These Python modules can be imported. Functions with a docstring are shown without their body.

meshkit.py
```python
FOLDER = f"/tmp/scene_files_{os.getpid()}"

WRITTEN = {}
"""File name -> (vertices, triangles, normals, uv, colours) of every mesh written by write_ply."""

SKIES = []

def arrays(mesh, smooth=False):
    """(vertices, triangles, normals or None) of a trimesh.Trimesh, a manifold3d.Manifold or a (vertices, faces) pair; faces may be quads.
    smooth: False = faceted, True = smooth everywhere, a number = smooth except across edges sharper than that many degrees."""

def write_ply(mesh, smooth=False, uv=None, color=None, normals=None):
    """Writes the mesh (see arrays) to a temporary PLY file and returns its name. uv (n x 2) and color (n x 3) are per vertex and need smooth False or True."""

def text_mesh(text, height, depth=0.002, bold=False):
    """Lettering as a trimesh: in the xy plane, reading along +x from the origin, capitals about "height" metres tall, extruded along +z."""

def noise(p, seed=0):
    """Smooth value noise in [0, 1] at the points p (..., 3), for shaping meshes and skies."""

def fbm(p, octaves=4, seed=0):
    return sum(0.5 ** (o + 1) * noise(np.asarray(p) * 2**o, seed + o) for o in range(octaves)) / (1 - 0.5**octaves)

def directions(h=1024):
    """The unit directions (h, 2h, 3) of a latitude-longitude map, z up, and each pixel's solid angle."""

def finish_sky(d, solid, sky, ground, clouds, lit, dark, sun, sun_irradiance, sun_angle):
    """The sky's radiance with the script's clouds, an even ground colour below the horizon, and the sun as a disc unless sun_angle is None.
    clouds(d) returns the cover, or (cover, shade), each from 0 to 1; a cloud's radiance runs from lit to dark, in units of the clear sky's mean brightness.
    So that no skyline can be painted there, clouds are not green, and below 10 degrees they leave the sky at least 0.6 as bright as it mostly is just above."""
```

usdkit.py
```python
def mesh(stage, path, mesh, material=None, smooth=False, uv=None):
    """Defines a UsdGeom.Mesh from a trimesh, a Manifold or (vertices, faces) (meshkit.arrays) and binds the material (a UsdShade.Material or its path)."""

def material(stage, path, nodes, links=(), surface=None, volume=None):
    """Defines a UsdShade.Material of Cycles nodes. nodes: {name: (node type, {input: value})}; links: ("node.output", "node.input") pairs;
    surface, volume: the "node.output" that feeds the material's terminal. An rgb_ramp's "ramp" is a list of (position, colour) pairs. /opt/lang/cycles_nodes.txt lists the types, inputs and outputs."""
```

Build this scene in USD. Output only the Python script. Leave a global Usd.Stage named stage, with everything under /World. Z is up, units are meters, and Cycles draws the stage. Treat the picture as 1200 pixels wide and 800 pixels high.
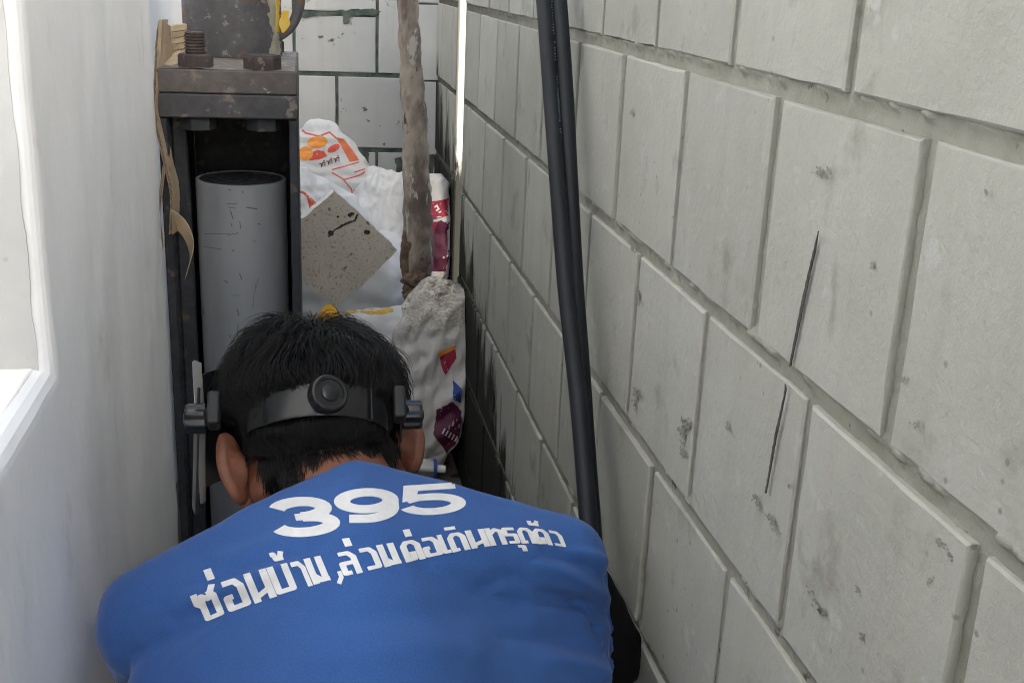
import math
import numpy as np
import trimesh
import manifold3d as m3
from scipy.spatial import cKDTree
from shapely.geometry import LineString, Polygon, Point
from shapely.ops import unary_union
import usdkit, meshkit
from pxr import Usd, UsdGeom, UsdLux, UsdShade, Gf, Vt, Sdf

stage = Usd.Stage.CreateInMemory()
UsdGeom.SetStageUpAxis(stage, UsdGeom.Tokens.z)
UsdGeom.SetStageMetersPerUnit(stage, 1.0)
UsdGeom.Xform.Define(stage, '/World')
UsdGeom.Scope.Define(stage, '/World/Looks')

# ------------------------------------------------------------------ camera
EYE_Z = 1.15
EYE = np.array([0, 0, EYE_Z])
FPX = 1321.1
CR = np.array([0.984087, -0.172933, 0.040826])
CU = np.array([0.015343, 0.311604, 0.950088])
CF = np.array([0.177023, 0.934343, -0.309299])
cam = UsdGeom.Camera.Define(stage, '/World/camera')
M = np.eye(4); M[0, :3], M[1, :3], M[2, :3], M[3, :3] = CR, CU, -CF, EYE
cam.AddTransformOp().Set(Gf.Matrix4d(*M.ravel().tolist()))
cam.CreateHorizontalApertureAttr(36.0); cam.CreateVerticalApertureAttr(24.0)
cam.CreateFocalLengthAttr(FPX / 1200 * 36.0)
cam.CreateClippingRangeAttr(Gf.Vec2f(0.05, 2000))
EXPOSURE = 1.68
cam.CreateExposureAttr(EXPOSURE)

# ------------------------------------------------------------------ sky and sun
SUN_EL, SUN_TO = math.radians(28), np.array([0.44, -0.898])
sd = np.array([SUN_TO[0] * math.cos(SUN_EL), SUN_TO[1] * math.cos(SUN_EL), math.sin(SUN_EL)])
SKY = usdkit.material(stage, '/World/Looks/sky', {
    'sky': ('sky_texture', {'sky_type': 'single_scattering', 'sun_disc': False, 'sun_elevation': SUN_EL, 'sun_rotation': math.atan2(sd[0], sd[1]), 'aerosol_density': 3.0, 'air_density': 1.0}),
    'bg': ('background_shader', {'strength': 0.15})}, [('sky.color', 'bg.color')], surface='bg.background')
dome = UsdLux.DomeLight.Define(stage, '/World/sky')
UsdShade.MaterialBindingAPI.Apply(dome.GetPrim()).Bind(SKY)
dome.GetPrim().SetCustomDataByKey('kind', 'structure')
sun = UsdLux.DistantLight.Define(stage, '/World/sun')
sun.CreateIntensityAttr(0.9); sun.CreateAngleAttr(0.5); sun.CreateNormalizeAttr(True)
sun.CreateColorAttr(Gf.Vec3f(1.0, 0.975, 0.93))
zz = sd / np.linalg.norm(sd); xx = np.cross([0, 0, 1], zz); xx /= np.linalg.norm(xx); yy = np.cross(zz, xx)
Ms = np.eye(4); Ms[0, :3], Ms[1, :3], Ms[2, :3] = xx, yy, zz
sun.AddTransformOp().Set(Gf.Matrix4d(*Ms.ravel().tolist()))

# ------------------------------------------------------------------ helpers
def ray(px, py):
    d = CF + (np.asarray(px, float)[..., None] - 600) / FPX * CR + (400 - np.asarray(py, float)[..., None]) / FPX * CU
    return d / d[..., 1:2]
def at(px, py, y):
    """The point of the place at depth y that the photograph shows at (px, py)."""
    return EYE + ray(px, py) * y
def topx(p):
    q = np.asarray(p) - EYE; d = q @ CF
    return np.stack([600 + FPX * (q @ CR) / d, 400 - FPX * (q @ CU) / d], -1)

NAMES = {}
def numbered(path):
    n = NAMES.get(path, -1) + 1; NAMES[path] = n
    return path if n == 0 else f'{path}_{n:03d}'
def tag(p, label=None, cat=None, group=None, kind=None):
    p = p.GetPrim() if hasattr(p, 'GetPrim') else p
    for k, v in (('label', label), ('category', cat), ('group', group), ('kind', kind)):
        if v: p.SetCustomDataByKey(k, v)
    return p
def thing(name, label, cat, group=None, loc=(0, 0, 0)):
    x = UsdGeom.Xform.Define(stage, numbered('/World/' + name))
    x.AddTranslateOp().Set(Gf.Vec3d(*map(float, loc)))
    p = x.GetPrim(); tag(p, label, cat, group)
    BASE[str(p.GetPath())] = np.asarray(loc, float)
    return p
BASE = {}
def obj(name, mesh, mat, parent=None, smooth=False, label=None, kind=None):
    """One Mesh prim; points are given in world coordinates and stored relative to the thing's base."""
    path = numbered((str(parent.GetPath()) if parent else '/World') + '/' + name)
    v, f, n = meshkit.arrays(mesh, smooth)
    base = np.zeros(3)
    if parent:
        base = BASE.get('/World/' + path.split('/')[2], base)
    mm = usdkit.mesh(stage, path, (v - base, f), mat)
    if n is not None:
        mm.CreateNormalsAttr(Vt.Vec3fArray.FromNumpy(n.astype(np.float32))); mm.SetNormalsInterpolation('vertex')
    tag(mm, label, kind=kind)
    return mm.GetPrim()
def TM(v, f): return trimesh.Trimesh(v, f, process=False)
def tri(man):
    m = man.to_mesh(); return trimesh.Trimesh(np.array(m.vert_properties[:, :3]), np.array(m.tri_verts), process=False)
def cat(*ms): return trimesh.util.concatenate([m for m in ms if m is not None])
def to_man(t): return m3.Manifold(m3.Mesh(np.asarray(t.vertices, np.float32), np.asarray(t.faces, np.uint32)))
def fbm(p, s, seed=0, o=4): return meshkit.fbm(np.asarray(p) * s, o, seed)
def nfb(p, s, seed=0, o=4): return fbm(p, s, seed, o) - 0.5
def unit(a): a = np.asarray(a, float); return a / np.maximum(np.linalg.norm(a, axis=-1, keepdims=True), 1e-12)
def sph(p, r, n=20): return m3.Manifold.sphere(float(r), n).translate([float(x) for x in p])
def bone(*pr):
    return m3.Manifold.batch_hull([sph(p, r) for p, r in pr])
def rbox(lo, hi, r, n=12):
    lo, hi = np.asarray(lo, float), np.asarray(hi, float)
    return m3.Manifold.batch_hull([sph([(lo[i] + r, hi[i] - r)[b] for i, b in enumerate(c)], r, n) for c in np.ndindex(2, 2, 2)])
def cbox(lo, hi, c=0.0015):
    """A box with chamfered edges."""
    lo, hi = np.asarray(lo, float), np.asarray(hi, float); pts = []
    for b in np.ndindex(2, 2, 2):
        p = np.where(np.array(b) == 1, hi, lo); s = np.where(np.array(b) == 1, -1, 1)
        for k in range(3):
            q = p + s * c; q[k] = p[k]; pts.append(q)
    return trimesh.convex.convex_hull(np.array(pts))
def tube(path, r, n=12, caps=True, up=None):
    path = np.asarray(path, float); r = np.broadcast_to(r, len(path)).astype(float)
    t = unit(np.gradient(path, axis=0)); a = unit(np.cross(t[0], up if up is not None else ([0, 0, 1] if abs(t[0][2]) < .9 else [0, 1, 0])))
    V = []; ang = np.arange(n) * 2 * np.pi / n
    for i in range(len(path)):
        a = unit(a - t[i] * (a @ t[i])); b = np.cross(t[i], a)
        V.append(path[i] + r[i] * (np.cos(ang)[:, None] * a + np.sin(ang)[:, None] * b))
    V = np.vstack(V); F = []
    for i in range(len(path) - 1):
        for j in range(n):
            k = (j + 1) % n; p, q, s, u = i * n + j, i * n + k, (i + 1) * n + k, (i + 1) * n + j
            F += [[p, q, s], [p, s, u]]
    if caps:
        V = np.vstack([V, path[0], path[-1]]); m = len(V)
        for j in range(n):
            F += [[m - 2, (j + 1) % n, j], [m - 1, (len(path) - 1) * n + j, (len(path) - 1) * n + (j + 1) % n]]
    return TM(V, np.array(F))
def spline(pts, n):
    from scipy.interpolate import CubicSpline
    pts = np.asarray(pts, float); s = np.r_[0, np.cumsum(np.linalg.norm(np.diff(pts, axis=0), axis=1))]
    return CubicSpline(s, pts)(np.linspace(0, s[-1], n))
def lathe(c, axis, prof, n=40):
    """prof: (along axis, radius) pairs round a point c."""
    axis = unit(axis); a = unit(np.cross(axis, [0.3, 0.2, 1] if abs(axis[2]) < .9 else [1, 0, 0])); b = np.cross(axis, a)
    ang = np.arange(n) * 2 * np.pi / n; V = []
    for h, r in prof: V.append(np.asarray(c) + axis * h + max(r, 1e-5) * (np.cos(ang)[:, None] * a + np.sin(ang)[:, None] * b))
    V = np.vstack(V); F = []
    for i in range(len(prof) - 1):
        for j in range(n):
            k = (j + 1) % n; F += [[i * n + j, i * n + k, (i + 1) * n + k], [i * n + j, (i + 1) * n + k, (i + 1) * n + j]]
    t = TM(V, np.array(F)); t.fix_normals() if False else None
    return t
def smooth_mesh(t, it=10):
    trimesh.smoothing.filter_taubin(t, lamb=0.5, nu=0.52, iterations=it); return t
def normals(t):
    t = trimesh.Trimesh(t.vertices, t.faces, process=False); return t.vertex_normals
def push(t, d):
    t.vertices = t.vertices + normals(t) * np.asarray(d)[:, None]; return t
def polys(g): return [p for p in getattr(g, 'geoms', [g]) if isinstance(p, Polygon) and p.area > 1e-9]
def drape(shape, target, step=4.0, lift=0.0006, thick=0.0008):
    """A flat print of the outline SHAPE (photo coordinates) laid on the surface TARGET where the photo shows it."""
    out = []
    for p in polys(shape):
        p = p.segmentize(step)
        cs = m3.CrossSection([np.array(p.exterior.coords)[:-1]] + [np.array(r.coords)[:-1] for r in p.interiors], m3.FillRule.EvenOdd)
        t = tri(cs.extrude(1.0).refine_to_length(step * 1.3))
        v = np.array(t.vertices); d = ray(v[:, 0], v[:, 1])
        loc, ri, fi = target.ray.intersects_location(np.broadcast_to(EYE, d.shape), d, multiple_hits=False)
        hit = np.full(len(v), -1); P = np.zeros((len(v), 3)); N = np.zeros((len(v), 3)); P[ri] = loc; hit[ri] = 1; N[ri] = target.face_normals[fi]
        N = np.where((N * d).sum(1)[:, None] > 0, -N, N)
        ok = hit[t.faces].min(1) > 0
        if not ok.any(): continue
        # drop triangles that bridge a jump in depth
        P2 = P + N * (lift - thick * (v[:, 2] < 0.5))[:, None]
        L = np.linalg.norm(P2[t.faces] - P2[t.faces][:, [1, 2, 0]], axis=2).max(1)
        ok &= L < 0.045
        q = TM(P2, t.faces[ok]); q.remove_unreferenced_vertices(); out.append(q)
    return cat(*out) if out else None
def stroke(pts, w, cap='flat', join='mitre'):
    return LineString(pts).buffer(w, cap_style=cap, join_style=join)
def wob(poly, amp, seed, scale=0.15, step=2.0):
    """Makes an outline ragged."""
    c = np.array(Polygon(poly).segmentize(step).exterior.coords)[:-1]
    p3 = np.c_[c, np.full(len(c), seed * 7.3)]
    c = c + amp * 2 * np.c_[nfb(p3, scale, seed, 3), nfb(p3, scale, seed + 50, 3)]
    return Polygon(c).buffer(0)

def ell0(cx, cy, rx, ry, ang=0):
    th = np.linspace(0, 2 * np.pi, 28)[:-1]; c, s = math.cos(math.radians(ang)), math.sin(math.radians(ang)); x_, y_ = rx * np.cos(th), ry * np.sin(th)
    return Polygon(np.c_[cx + c * x_ - s * y_, cy + s * x_ + c * y_])
# ------------------------------------------------------------------ materials
def mat(name, c1, c2=None, scale=6.0, rough=0.7, bump=0.15, bscale=60.0, dist=0.002, metallic=0.0, stretch=(1, 1, 1), lo=0.35, hi=0.65, detail=6, spots=None, spec=0.4, sheen=0.0, extra=None, coat=0.0, rough2=None):
    """A procedural material: two tones by noise, fine bump; spots = (colour, scale, threshold) of darker or lighter specks."""
    c2 = c2 or c1
    N = {'geo': ('geometry', {}), 'map': ('mapping', {'scale': stretch}),
         'n': ('noise_texture', {'scale': scale, 'detail': detail, 'roughness': 0.6}),
         'r': ('rgb_ramp', {'ramp': [(0, c1), (lo, c1), (hi, c2), (1, c2)]}),
         'bn': ('noise_texture', {'scale': bscale, 'detail': 5, 'roughness': 0.65}),
         'b': ('bump', {'strength': bump, 'distance': dist}),
         'p': ('principled_bsdf', {'roughness': rough, 'metallic': metallic, 'specular_ior_level': spec, 'sheen_weight': sheen, 'coat_weight': coat})}
    L = [('geo.position', 'map.vector'), ('map.vector', 'n.vector'), ('n.fac', 'r.fac'), ('map.vector', 'bn.vector'), ('bn.fac', 'b.height'), ('b.normal', 'p.normal')]
    col = 'r.color'
    for i, (sc_, s_, th, soft) in enumerate(spots or []):
        N[f's{i}'] = ('noise_texture', {'scale': s_, 'detail': 4, 'roughness': 0.6})
        N[f'sr{i}'] = ('map_range', {'from_min': th, 'from_max': th + soft, 'clamp': True})
        N[f'sm{i}'] = ('mix_color', {'b': sc_})
        L += [('map.vector', f's{i}.vector'), (f's{i}.fac', f'sr{i}.value'), (f'sr{i}.result', f'sm{i}.fac'), (col, f'sm{i}.a')]
        col = f'sm{i}.result'
    if rough2 is not None:
        N['rr'] = ('map_range', {'from_min': 0.4, 'from_max': 0.6, 'to_min': rough, 'to_max': rough2, 'clamp': True})
        L += [('bn.fac', 'rr.value'), ('rr.result', 'p.roughness')]
    if extra: col = extra(N, L, col)
    L.append((col, 'p.base_color'))
    return usdkit.material(stage, '/World/Looks/' + name, N, L, surface='p.BSDF')

def mask_nodes(N, L, key, kind, **k):
    """Adds a 0..1 mask that follows a slanted line over the wall: a*y + b*z + c, roughened by noise (where the wall is stained)."""
    N[key + 'dot'] = ('vector_math', {'math_type': 'dot_product', 'vector2': k['w']})
    N[key + 'n'] = ('noise_texture', {'scale': k.get('ns', 9), 'detail': 8, 'roughness': 0.7})
    N[key + 'nm'] = ('mapping', {'scale': k.get('st', (1, 1, .35))})
    N[key + 'a'] = ('math', {'math_type': 'multiply_add', 'value2': k.get('amp', 0.6)})
    N[key + 'm'] = ('map_range', {'from_min': k['t0'], 'from_max': k['t1'], 'clamp': True})
    L += [('geo.position', key + 'dot.vector1'), ('geo.position', key + 'nm.vector'), (key + 'nm.vector', key + 'n.vector'), (key + 'n.fac', key + 'a.value1'), (key + 'dot.value', key + 'a.value3'), (key + 'a.value', key + 'm.value')]
    return key + 'm.result'

def wall_extra(mould=True, tone=0.10, axis='y'):
    def f(N, L, col):
        # each block has a tone of its own
        N['oi'] = ('object_info', {}); N['or'] = ('map_range', {'from_min': 0, 'from_max': 1, 'to_min': 1 - tone, 'to_max': 1 + tone * .6})
        N['ov'] = ('vector_math', {'math_type': 'scale'})
        L += [('oi.random', 'or.value'), ('or.result', 'ov.scale'), (col, 'ov.vector1')]; col = 'ov.vector'
        # pores: small pits
        N['v'] = ('voronoi_texture', {'scale': 52, 'randomness': 1.0}); N['vm'] = ('map_range', {'from_min': .07, 'from_max': .14, 'to_min': 1, 'to_max': 0, 'clamp': True})
        N['vn'] = ('noise_texture', {'scale': 5, 'detail': 2}); N['vt'] = ('map_range', {'from_min': .5, 'from_max': .62, 'clamp': True})
        N['vx'] = ('math', {'math_type': 'multiply'}); N['vy'] = ('math', {'math_type': 'multiply', 'value2': .65}); N['vc'] = ('mix_color', {'b': (.14, .135, .115)})
        L += [('geo.position', 'v.vector'), ('v.distance', 'vm.value'), ('geo.position', 'vn.vector'), ('vn.fac', 'vt.value'), ('vm.result', 'vx.value1'), ('vt.result', 'vx.value2'), ('vx.value', 'vy.value1'), ('vy.value', 'vc.fac'), (col, 'vc.a')]
        col = 'vc.result'
        # faint rain streaks
        N['km'] = ('mapping', {'scale': (26, 26, 1.6)}); N['kn'] = ('noise_texture', {'scale': 1, 'detail': 6, 'roughness': .6}); N['kr'] = ('map_range', {'from_min': .52, 'from_max': .78, 'to_max': .22, 'clamp': True}); N['kc'] = ('mix_color', {'b': (.24, .225, .185)})
        L += [('geo.position', 'km.vector'), ('km.vector', 'kn.vector'), ('kn.fac', 'kr.value'), ('kr.result', 'kc.fac'), (col, 'kc.a')]; col = 'kc.result'
        # dark scuffs
        N['gm'] = ('mapping', {'scale': (11, 11, 4.2), 'rotation': (.5, 0, 0)}); N['gn'] = ('noise_texture', {'scale': 1, 'detail': 5, 'roughness': .55}); N['gr'] = ('map_range', {'from_min': .655, 'from_max': .71, 'to_max': .5, 'clamp': True}); N['gc'] = ('mix_color', {'b': (.16, .15, .125)})
        L += [('geo.position', 'gm.vector'), ('gm.vector', 'gn.vector'), ('gn.fac', 'gr.value'), ('gr.result', 'gc.fac'), (col, 'gc.a')]; col = 'gc.result'
        if mould:
            m = mask_nodes(N, L, 'mb', 'line', w=MOULD_W, t0=MOULD_0 - .05, t1=MOULD_0 + .55, amp=.9, ns=9, st=(1.6, 1.6, .25))
            N['md'] = ('mix_color', {'b': (.12, .10, .06)}); L += [(m, 'md.fac'), (col, 'md.a')]; col = 'md.result'
            m = mask_nodes(N, L, 'mo', 'line', w=MOULD_W, t0=MOULD_0, t1=MOULD_0 + .14, amp=1.1, ns=24, st=(1, 1, .2))
            N['mc'] = ('mix_color', {'b': (.020, .020, .016)}); L += [(m, 'mc.fac'), (col, 'mc.a')]; col = 'mc.result'
        return col
    return f
# the damp, mouldy foot of the wall: grows toward the back corner and the ground
MOULD_W = (0.0, 0.78, -1.6); MOULD_0 = 1.45

BLOCK = (.362, .362, .325); BLOCK2 = (.32, .318, .282)
M_block = mat('concrete_block', BLOCK, BLOCK2, scale=7, rough=.9, bump=.75, bscale=130, dist=.0016, spec=.2, spots=[((.255, .25, .215), 13, .60, .12), ((.37, .37, .345), 30, .62, .06)], extra=wall_extra())
M_block2 = mat('back_concrete_block', (.53, .54, .53), (.46, .47, .46), scale=5, rough=.9, bump=.25, bscale=160, dist=.0012, spec=.2, extra=wall_extra(mould=False), spots=[((.10, .11, .10), 22, .66, .05)])
def mortar_extra(N, L, col):
    m = mask_nodes(N, L, 'mo', 'line', w=(0, 1, 0), t0=2.1, t1=3.2, amp=.9, ns=14)
    N['mc'] = ('mix_color', {'b': (.10, .097, .08)}); L += [(m, 'mc.fac'), (col, 'mc.a')]
    return 'mc.result'
M_mortar = mat('mortar', (.285, .284, .248), (.235, .232, .195), scale=18, rough=.95, bump=.6, bscale=220, dist=.002, spec=.15, spots=[((.10, .09, .06), 45, .66, .06)], extra=mortar_extra)
M_mortar_dark = mat('algae_mortar', (.045, .065, .06), (.13, .15, .13), scale=30, rough=.95, bump=.5, bscale=200, dist=.002, spec=.15)
M_plaster = mat('white_plaster', (.715, .745, .77), (.765, .79, .81), scale=3.2, stretch=(1, 1, .7), rough=.85, bump=.28, bscale=30, dist=.004, spec=.25, spots=[((.64, .65, .65), 9, .63, .10)])
M_reveal = mat('bare_cement_reveal', (.46, .475, .48), (.52, .535, .54), scale=7, rough=.9, bump=.3, bscale=60, dist=.002, spec=.2, spots=[((.36, .36, .34), 26, .70, .05)])
M_sill = mat('white_sill', (.80, .805, .80), (.83, .835, .83), scale=9, rough=.75, bump=.2, bscale=60, dist=.002, spec=.25)
M_ground = mat('dirty_concrete', (.20, .18, .15), (.12, .105, .085), scale=9, rough=.95, bump=.6, bscale=60, dist=.006, spec=.2, spots=[((.05, .045, .038), 20, .62, .06)])
M_earth = mat('outer_ground', (.24, .22, .18), (.17, .16, .12), scale=1.3, rough=.95, bump=.4, bscale=12, dist=.02)
def worn(name, base, base2, spots, rough=.55, metallic=.3, bump=.35): return mat(name, base, base2, scale=14, rough=rough, rough2=min(1, rough + .25), bump=bump, bscale=90, dist=.0015, metallic=metallic, spots=spots)
M_frame = worn('dark_steel', (.036, .041, .050), (.024, .028, .036), [((.085, .075, .065), 34, .60, .06), ((.10, .062, .038), 16, .67, .05)], rough=.5)
M_plate = worn('worn_steel_plate', (.125, .115, .112), (.085, .078, .078), [((.20, .175, .155), 30, .60, .07), ((.34, .32, .28), 48, .69, .04)], rough=.55)
M_lower = worn('grey_steel_plate', (.082, .083, .090), (.055, .056, .062), [((.17, .15, .135), 34, .62, .06)], rough=.55)
M_platetop = worn('scraped_plate', (.24, .22, .195), (.15, .135, .12), [((.34, .31, .27), 40, .56, .06)], rough=.6)
M_bolt = worn('rusty_bolt', (.080, .066, .064), (.050, .042, .044), [((.16, .125, .105), 70, .58, .06)], rough=.6, metallic=.4)
M_jack = worn('chipped_black_paint', (.105, .105, .112), (.060, .061, .068), [((.14, .085, .06), 18, .58, .06), ((.21, .205, .195), 60, .61, .06)], rough=.5, metallic=.2)
M_yellow = mat('yellow_paint', (.62, .36, .02), (.55, .42, .10), scale=40, rough=.6, bump=.3, bscale=120)
M_palegreen = mat('old_pale_paint', (.36, .37, .29), (.24, .24, .19), scale=50, rough=.7, bump=.3, bscale=120)
M_pipe = mat('grey_primer_pipe', (.26, .285, .31), (.205, .23, .255), scale=9, rough=.42, bump=.08, bscale=80, dist=.001, metallic=.15, stretch=(1, 1, .4), spots=[((.10, .11, .12), 40, .68, .06)], rough2=.55)
M_scratch = mat('bare_scratch', (.10, .108, .115), rough=.6)
M_card = mat('cardboard', (.37, .30, .215), (.29, .23, .16), scale=25, rough=.9, bump=.3, bscale=140, spots=[((.20, .155, .11), 30, .62, .07)])
M_cardin = mat('cardboard_inner', (.47, .40, .28), (.40, .33, .22), scale=40, rough=.9, bump=.3, bscale=140)
M_hose = mat('black_hose', (.007, .009, .012), (.011, .014, .018), scale=20, rough=.55, bump=.3, bscale=300, dist=.0006, spec=.3, stretch=(1, 1, .3))
M_hosemark = mat('hose_print', (.30, .33, .35), rough=.6)
M_wood = mat('weathered_post', (.29, .25, .205), (.115, .09, .078), scale=16, rough=.9, bump=.9, bscale=55, dist=.006, stretch=(1, 1, .45), lo=.42, hi=.58, spots=[((.36, .34, .30), 26, .60, .05), ((.035, .028, .026), 22, .635, .04)])
M_crust = mat('mortar_crust', (.16, .11, .075), (.05, .035, .025), scale=30, rough=.95, bump=.9, bscale=80, dist=.005, spots=[((.32, .27, .21), 45, .62, .05)])
M_sack = mat('white_woven_sack', (.60, .605, .60), (.52, .525, .515), scale=8, rough=.6, bump=.3, bscale=420, dist=.0008, spec=.35, sheen=.1, spots=[((.40, .39, .36), 14, .66, .10)])
def mud(N, L, col):
    # dried mud on the upper half of the sack
    m = mask_nodes(N, L, 'mu', 'line', w=(0, 0, 1), t0=.52, t1=.66, amp=.35, ns=14, st=(1, 1, 1))
    N['fm'] = ('mapping', {'scale': (60, 60, 130), 'rotation': (.4, .7, .2)}); N['fn'] = ('noise_texture', {'scale': 1, 'detail': 6, 'roughness': .7, 'distortion': 1.5}); N['fr'] = ('rgb_ramp', {'ramp': [(0, (.10, .075, .05)), (.40, (.17, .14, .10)), (.52, (.42, .385, .32)), (.62, (.66, .64, .58)), (1, (.70, .68, .63))]}); N['fx'] = ('mix_color', {})
    L += [('geo.position', 'fm.vector'), ('fm.vector', 'fn.vector'), ('fn.fac', 'fr.fac'), (m, 'fx.fac'), (col, 'fx.a'), ('fr.color', 'fx.b')]
    return 'fx.result'
M_sackd = mat('muddy_sack', (.56, .555, .53), (.47, .46, .425), scale=10, rough=.65, bump=.5, bscale=160, dist=.002, spots=[((.30, .275, .225), 22, .64, .10)], extra=mud)
M_sackg = mat('grey_sack', (.42, .42, .385), (.34, .335, .30), scale=9, rough=.75, bump=.35, bscale=200, dist=.001, spots=[((.16, .14, .11), 24, .63, .07)])
M_orange = mat('print_orange', (.72, .24, .035), (.78, .33, .07), scale=60, rough=.6)
M_red = mat('print_red', (.60, .085, .045), (.52, .07, .05), scale=50, rough=.6, spots=[((.66, .5, .45), 90, .64, .05)])
M_rust = mat('print_brick', (.58, .15, .06), (.50, .12, .05), scale=50, rough=.6)
M_ink = mat('print_dark', (.12, .03, .04), rough=.6)
M_purple = mat('print_purple', (.105, .012, .045), (.065, .010, .032), scale=40, rough=.55, spots=[((.25, .18, .17), 60, .68, .04)])
M_crimson = mat('print_crimson', (.36, .022, .055), (.26, .018, .05), scale=40, rough=.55)
M_gold = mat('print_yellow', (.58, .36, .03), (.48, .30, .04), scale=30, rough=.5, spots=[((.6, .55, .4), 40, .64, .05)])
M_whiteprint = mat('print_white', (.72, .70, .67), rough=.6)
M_blue2 = mat('print_blue', (.02, .06, .28), rough=.6)
M_board = mat('dirty_cement_board', (.60, .56, .49), (.51, .475, .41), scale=12, rough=.95, bump=.6, bscale=130, dist=.003, spots=[((.28, .245, .20), 160, .56, .12), ((.16, .135, .11), 60, .66, .08)])
M_boardedge = mat('broken_board_edge', (.66, .645, .60), (.56, .54, .49), scale=60, rough=.95, bump=.6, bscale=160)
M_skin = mat('skin', (.205, .088, .052), (.155, .058, .034), scale=45, rough=.55, bump=.35, bscale=220, dist=.0012, spots=[((.25, .085, .055), 60, .56, .12)], spec=.4)
M_hair = usdkit.material(stage, '/World/Looks/black_hair', {'g': ('geometry', {}), 'oi': ('noise_texture', {'scale': 420, 'detail': 1}), 'r': ('rgb_ramp', {'ramp': [(0, (.0012, .0011, .0011)), (.55, (.003, .0028, .0028)), (.75, (.014, .013, .0125)), (1, (.02, .019, .018))]}), 'p': ('principled_bsdf', {'roughness': .30, 'specular_ior_level': .26})}, [('g.position', 'oi.vector'), ('oi.fac', 'r.fac'), ('r.color', 'p.base_color')], surface='p.BSDF')
M_haircap = mat('hair_base', (.006, .006, .006), rough=.7)
def shirt_extra(N, L, col):
    N['wv'] = ('noise_texture', {'scale': 900, 'detail': 1}); N['wm'] = ('map_range', {'from_min': .3, 'from_max': .7, 'to_min': .86, 'to_max': 1.12}); N['ws'] = ('vector_math', {'math_type': 'scale'})
    L += [('geo.position', 'wv.vector'), ('wv.fac', 'wm.value'), (col, 'ws.vector1'), ('wm.result', 'ws.scale')]
    return 'ws.vector'
M_shirt = mat('blue_jersey', (.040, .108, .315), (.034, .095, .285), scale=8, rough=.85, bump=.12, bscale=700, dist=.0006, spec=.12, sheen=.08, extra=shirt_extra)
M_print = mat('shirt_print', (.74, .74, .73), (.66, .66, .66), scale=90, rough=.6, bump=.1, bscale=500)
M_black = mat('black_cloth', (.006, .006, .007), (.010, .010, .011), scale=20, rough=.9, bump=.2, bscale=400, dist=.0008, spec=.1)
M_plastic = mat('black_plastic', (.008, .009, .010), (.011, .012, .013), scale=30, rough=.27, bump=.05, bscale=400, dist=.0004, spec=.5)
M_plastic2 = mat('matt_black_plastic', (.011, .012, .013), (.015, .016, .017), scale=30, rough=.45, bump=.1, bscale=400, dist=.0004, spec=.3)
M_white_edge = mat('clear_sheet_edge', (.38, .39, .40), rough=.3)
M_visor = usdkit.material(stage, '/World/Looks/gold_visor', {'p': ('principled_bsdf', {'base_color': (.85, .48, .06), 'metallic': 1.0, 'roughness': .12})}, [], surface='p.BSDF')
M_silver = usdkit.material(stage, '/World/Looks/silver_metal', {'p': ('principled_bsdf', {'base_color': (.8, .8, .82), 'metallic': 1.0, 'roughness': .18})}, [], surface='p.BSDF')
M_eye = mat('eye_white', (.7, .68, .65), rough=.2)
M_shoe = mat('shoe_rubber', (.03, .03, .03), rough=.8)
M_grime = mat('scuffed_dirt', (.17, .165, .14), (.25, .245, .215), scale=120, rough=.95, bump=.4, bscale=200)
M_slit = mat('cut_dust', (.035, .033, .028), (.07, .065, .055), scale=120, rough=.95)

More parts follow.
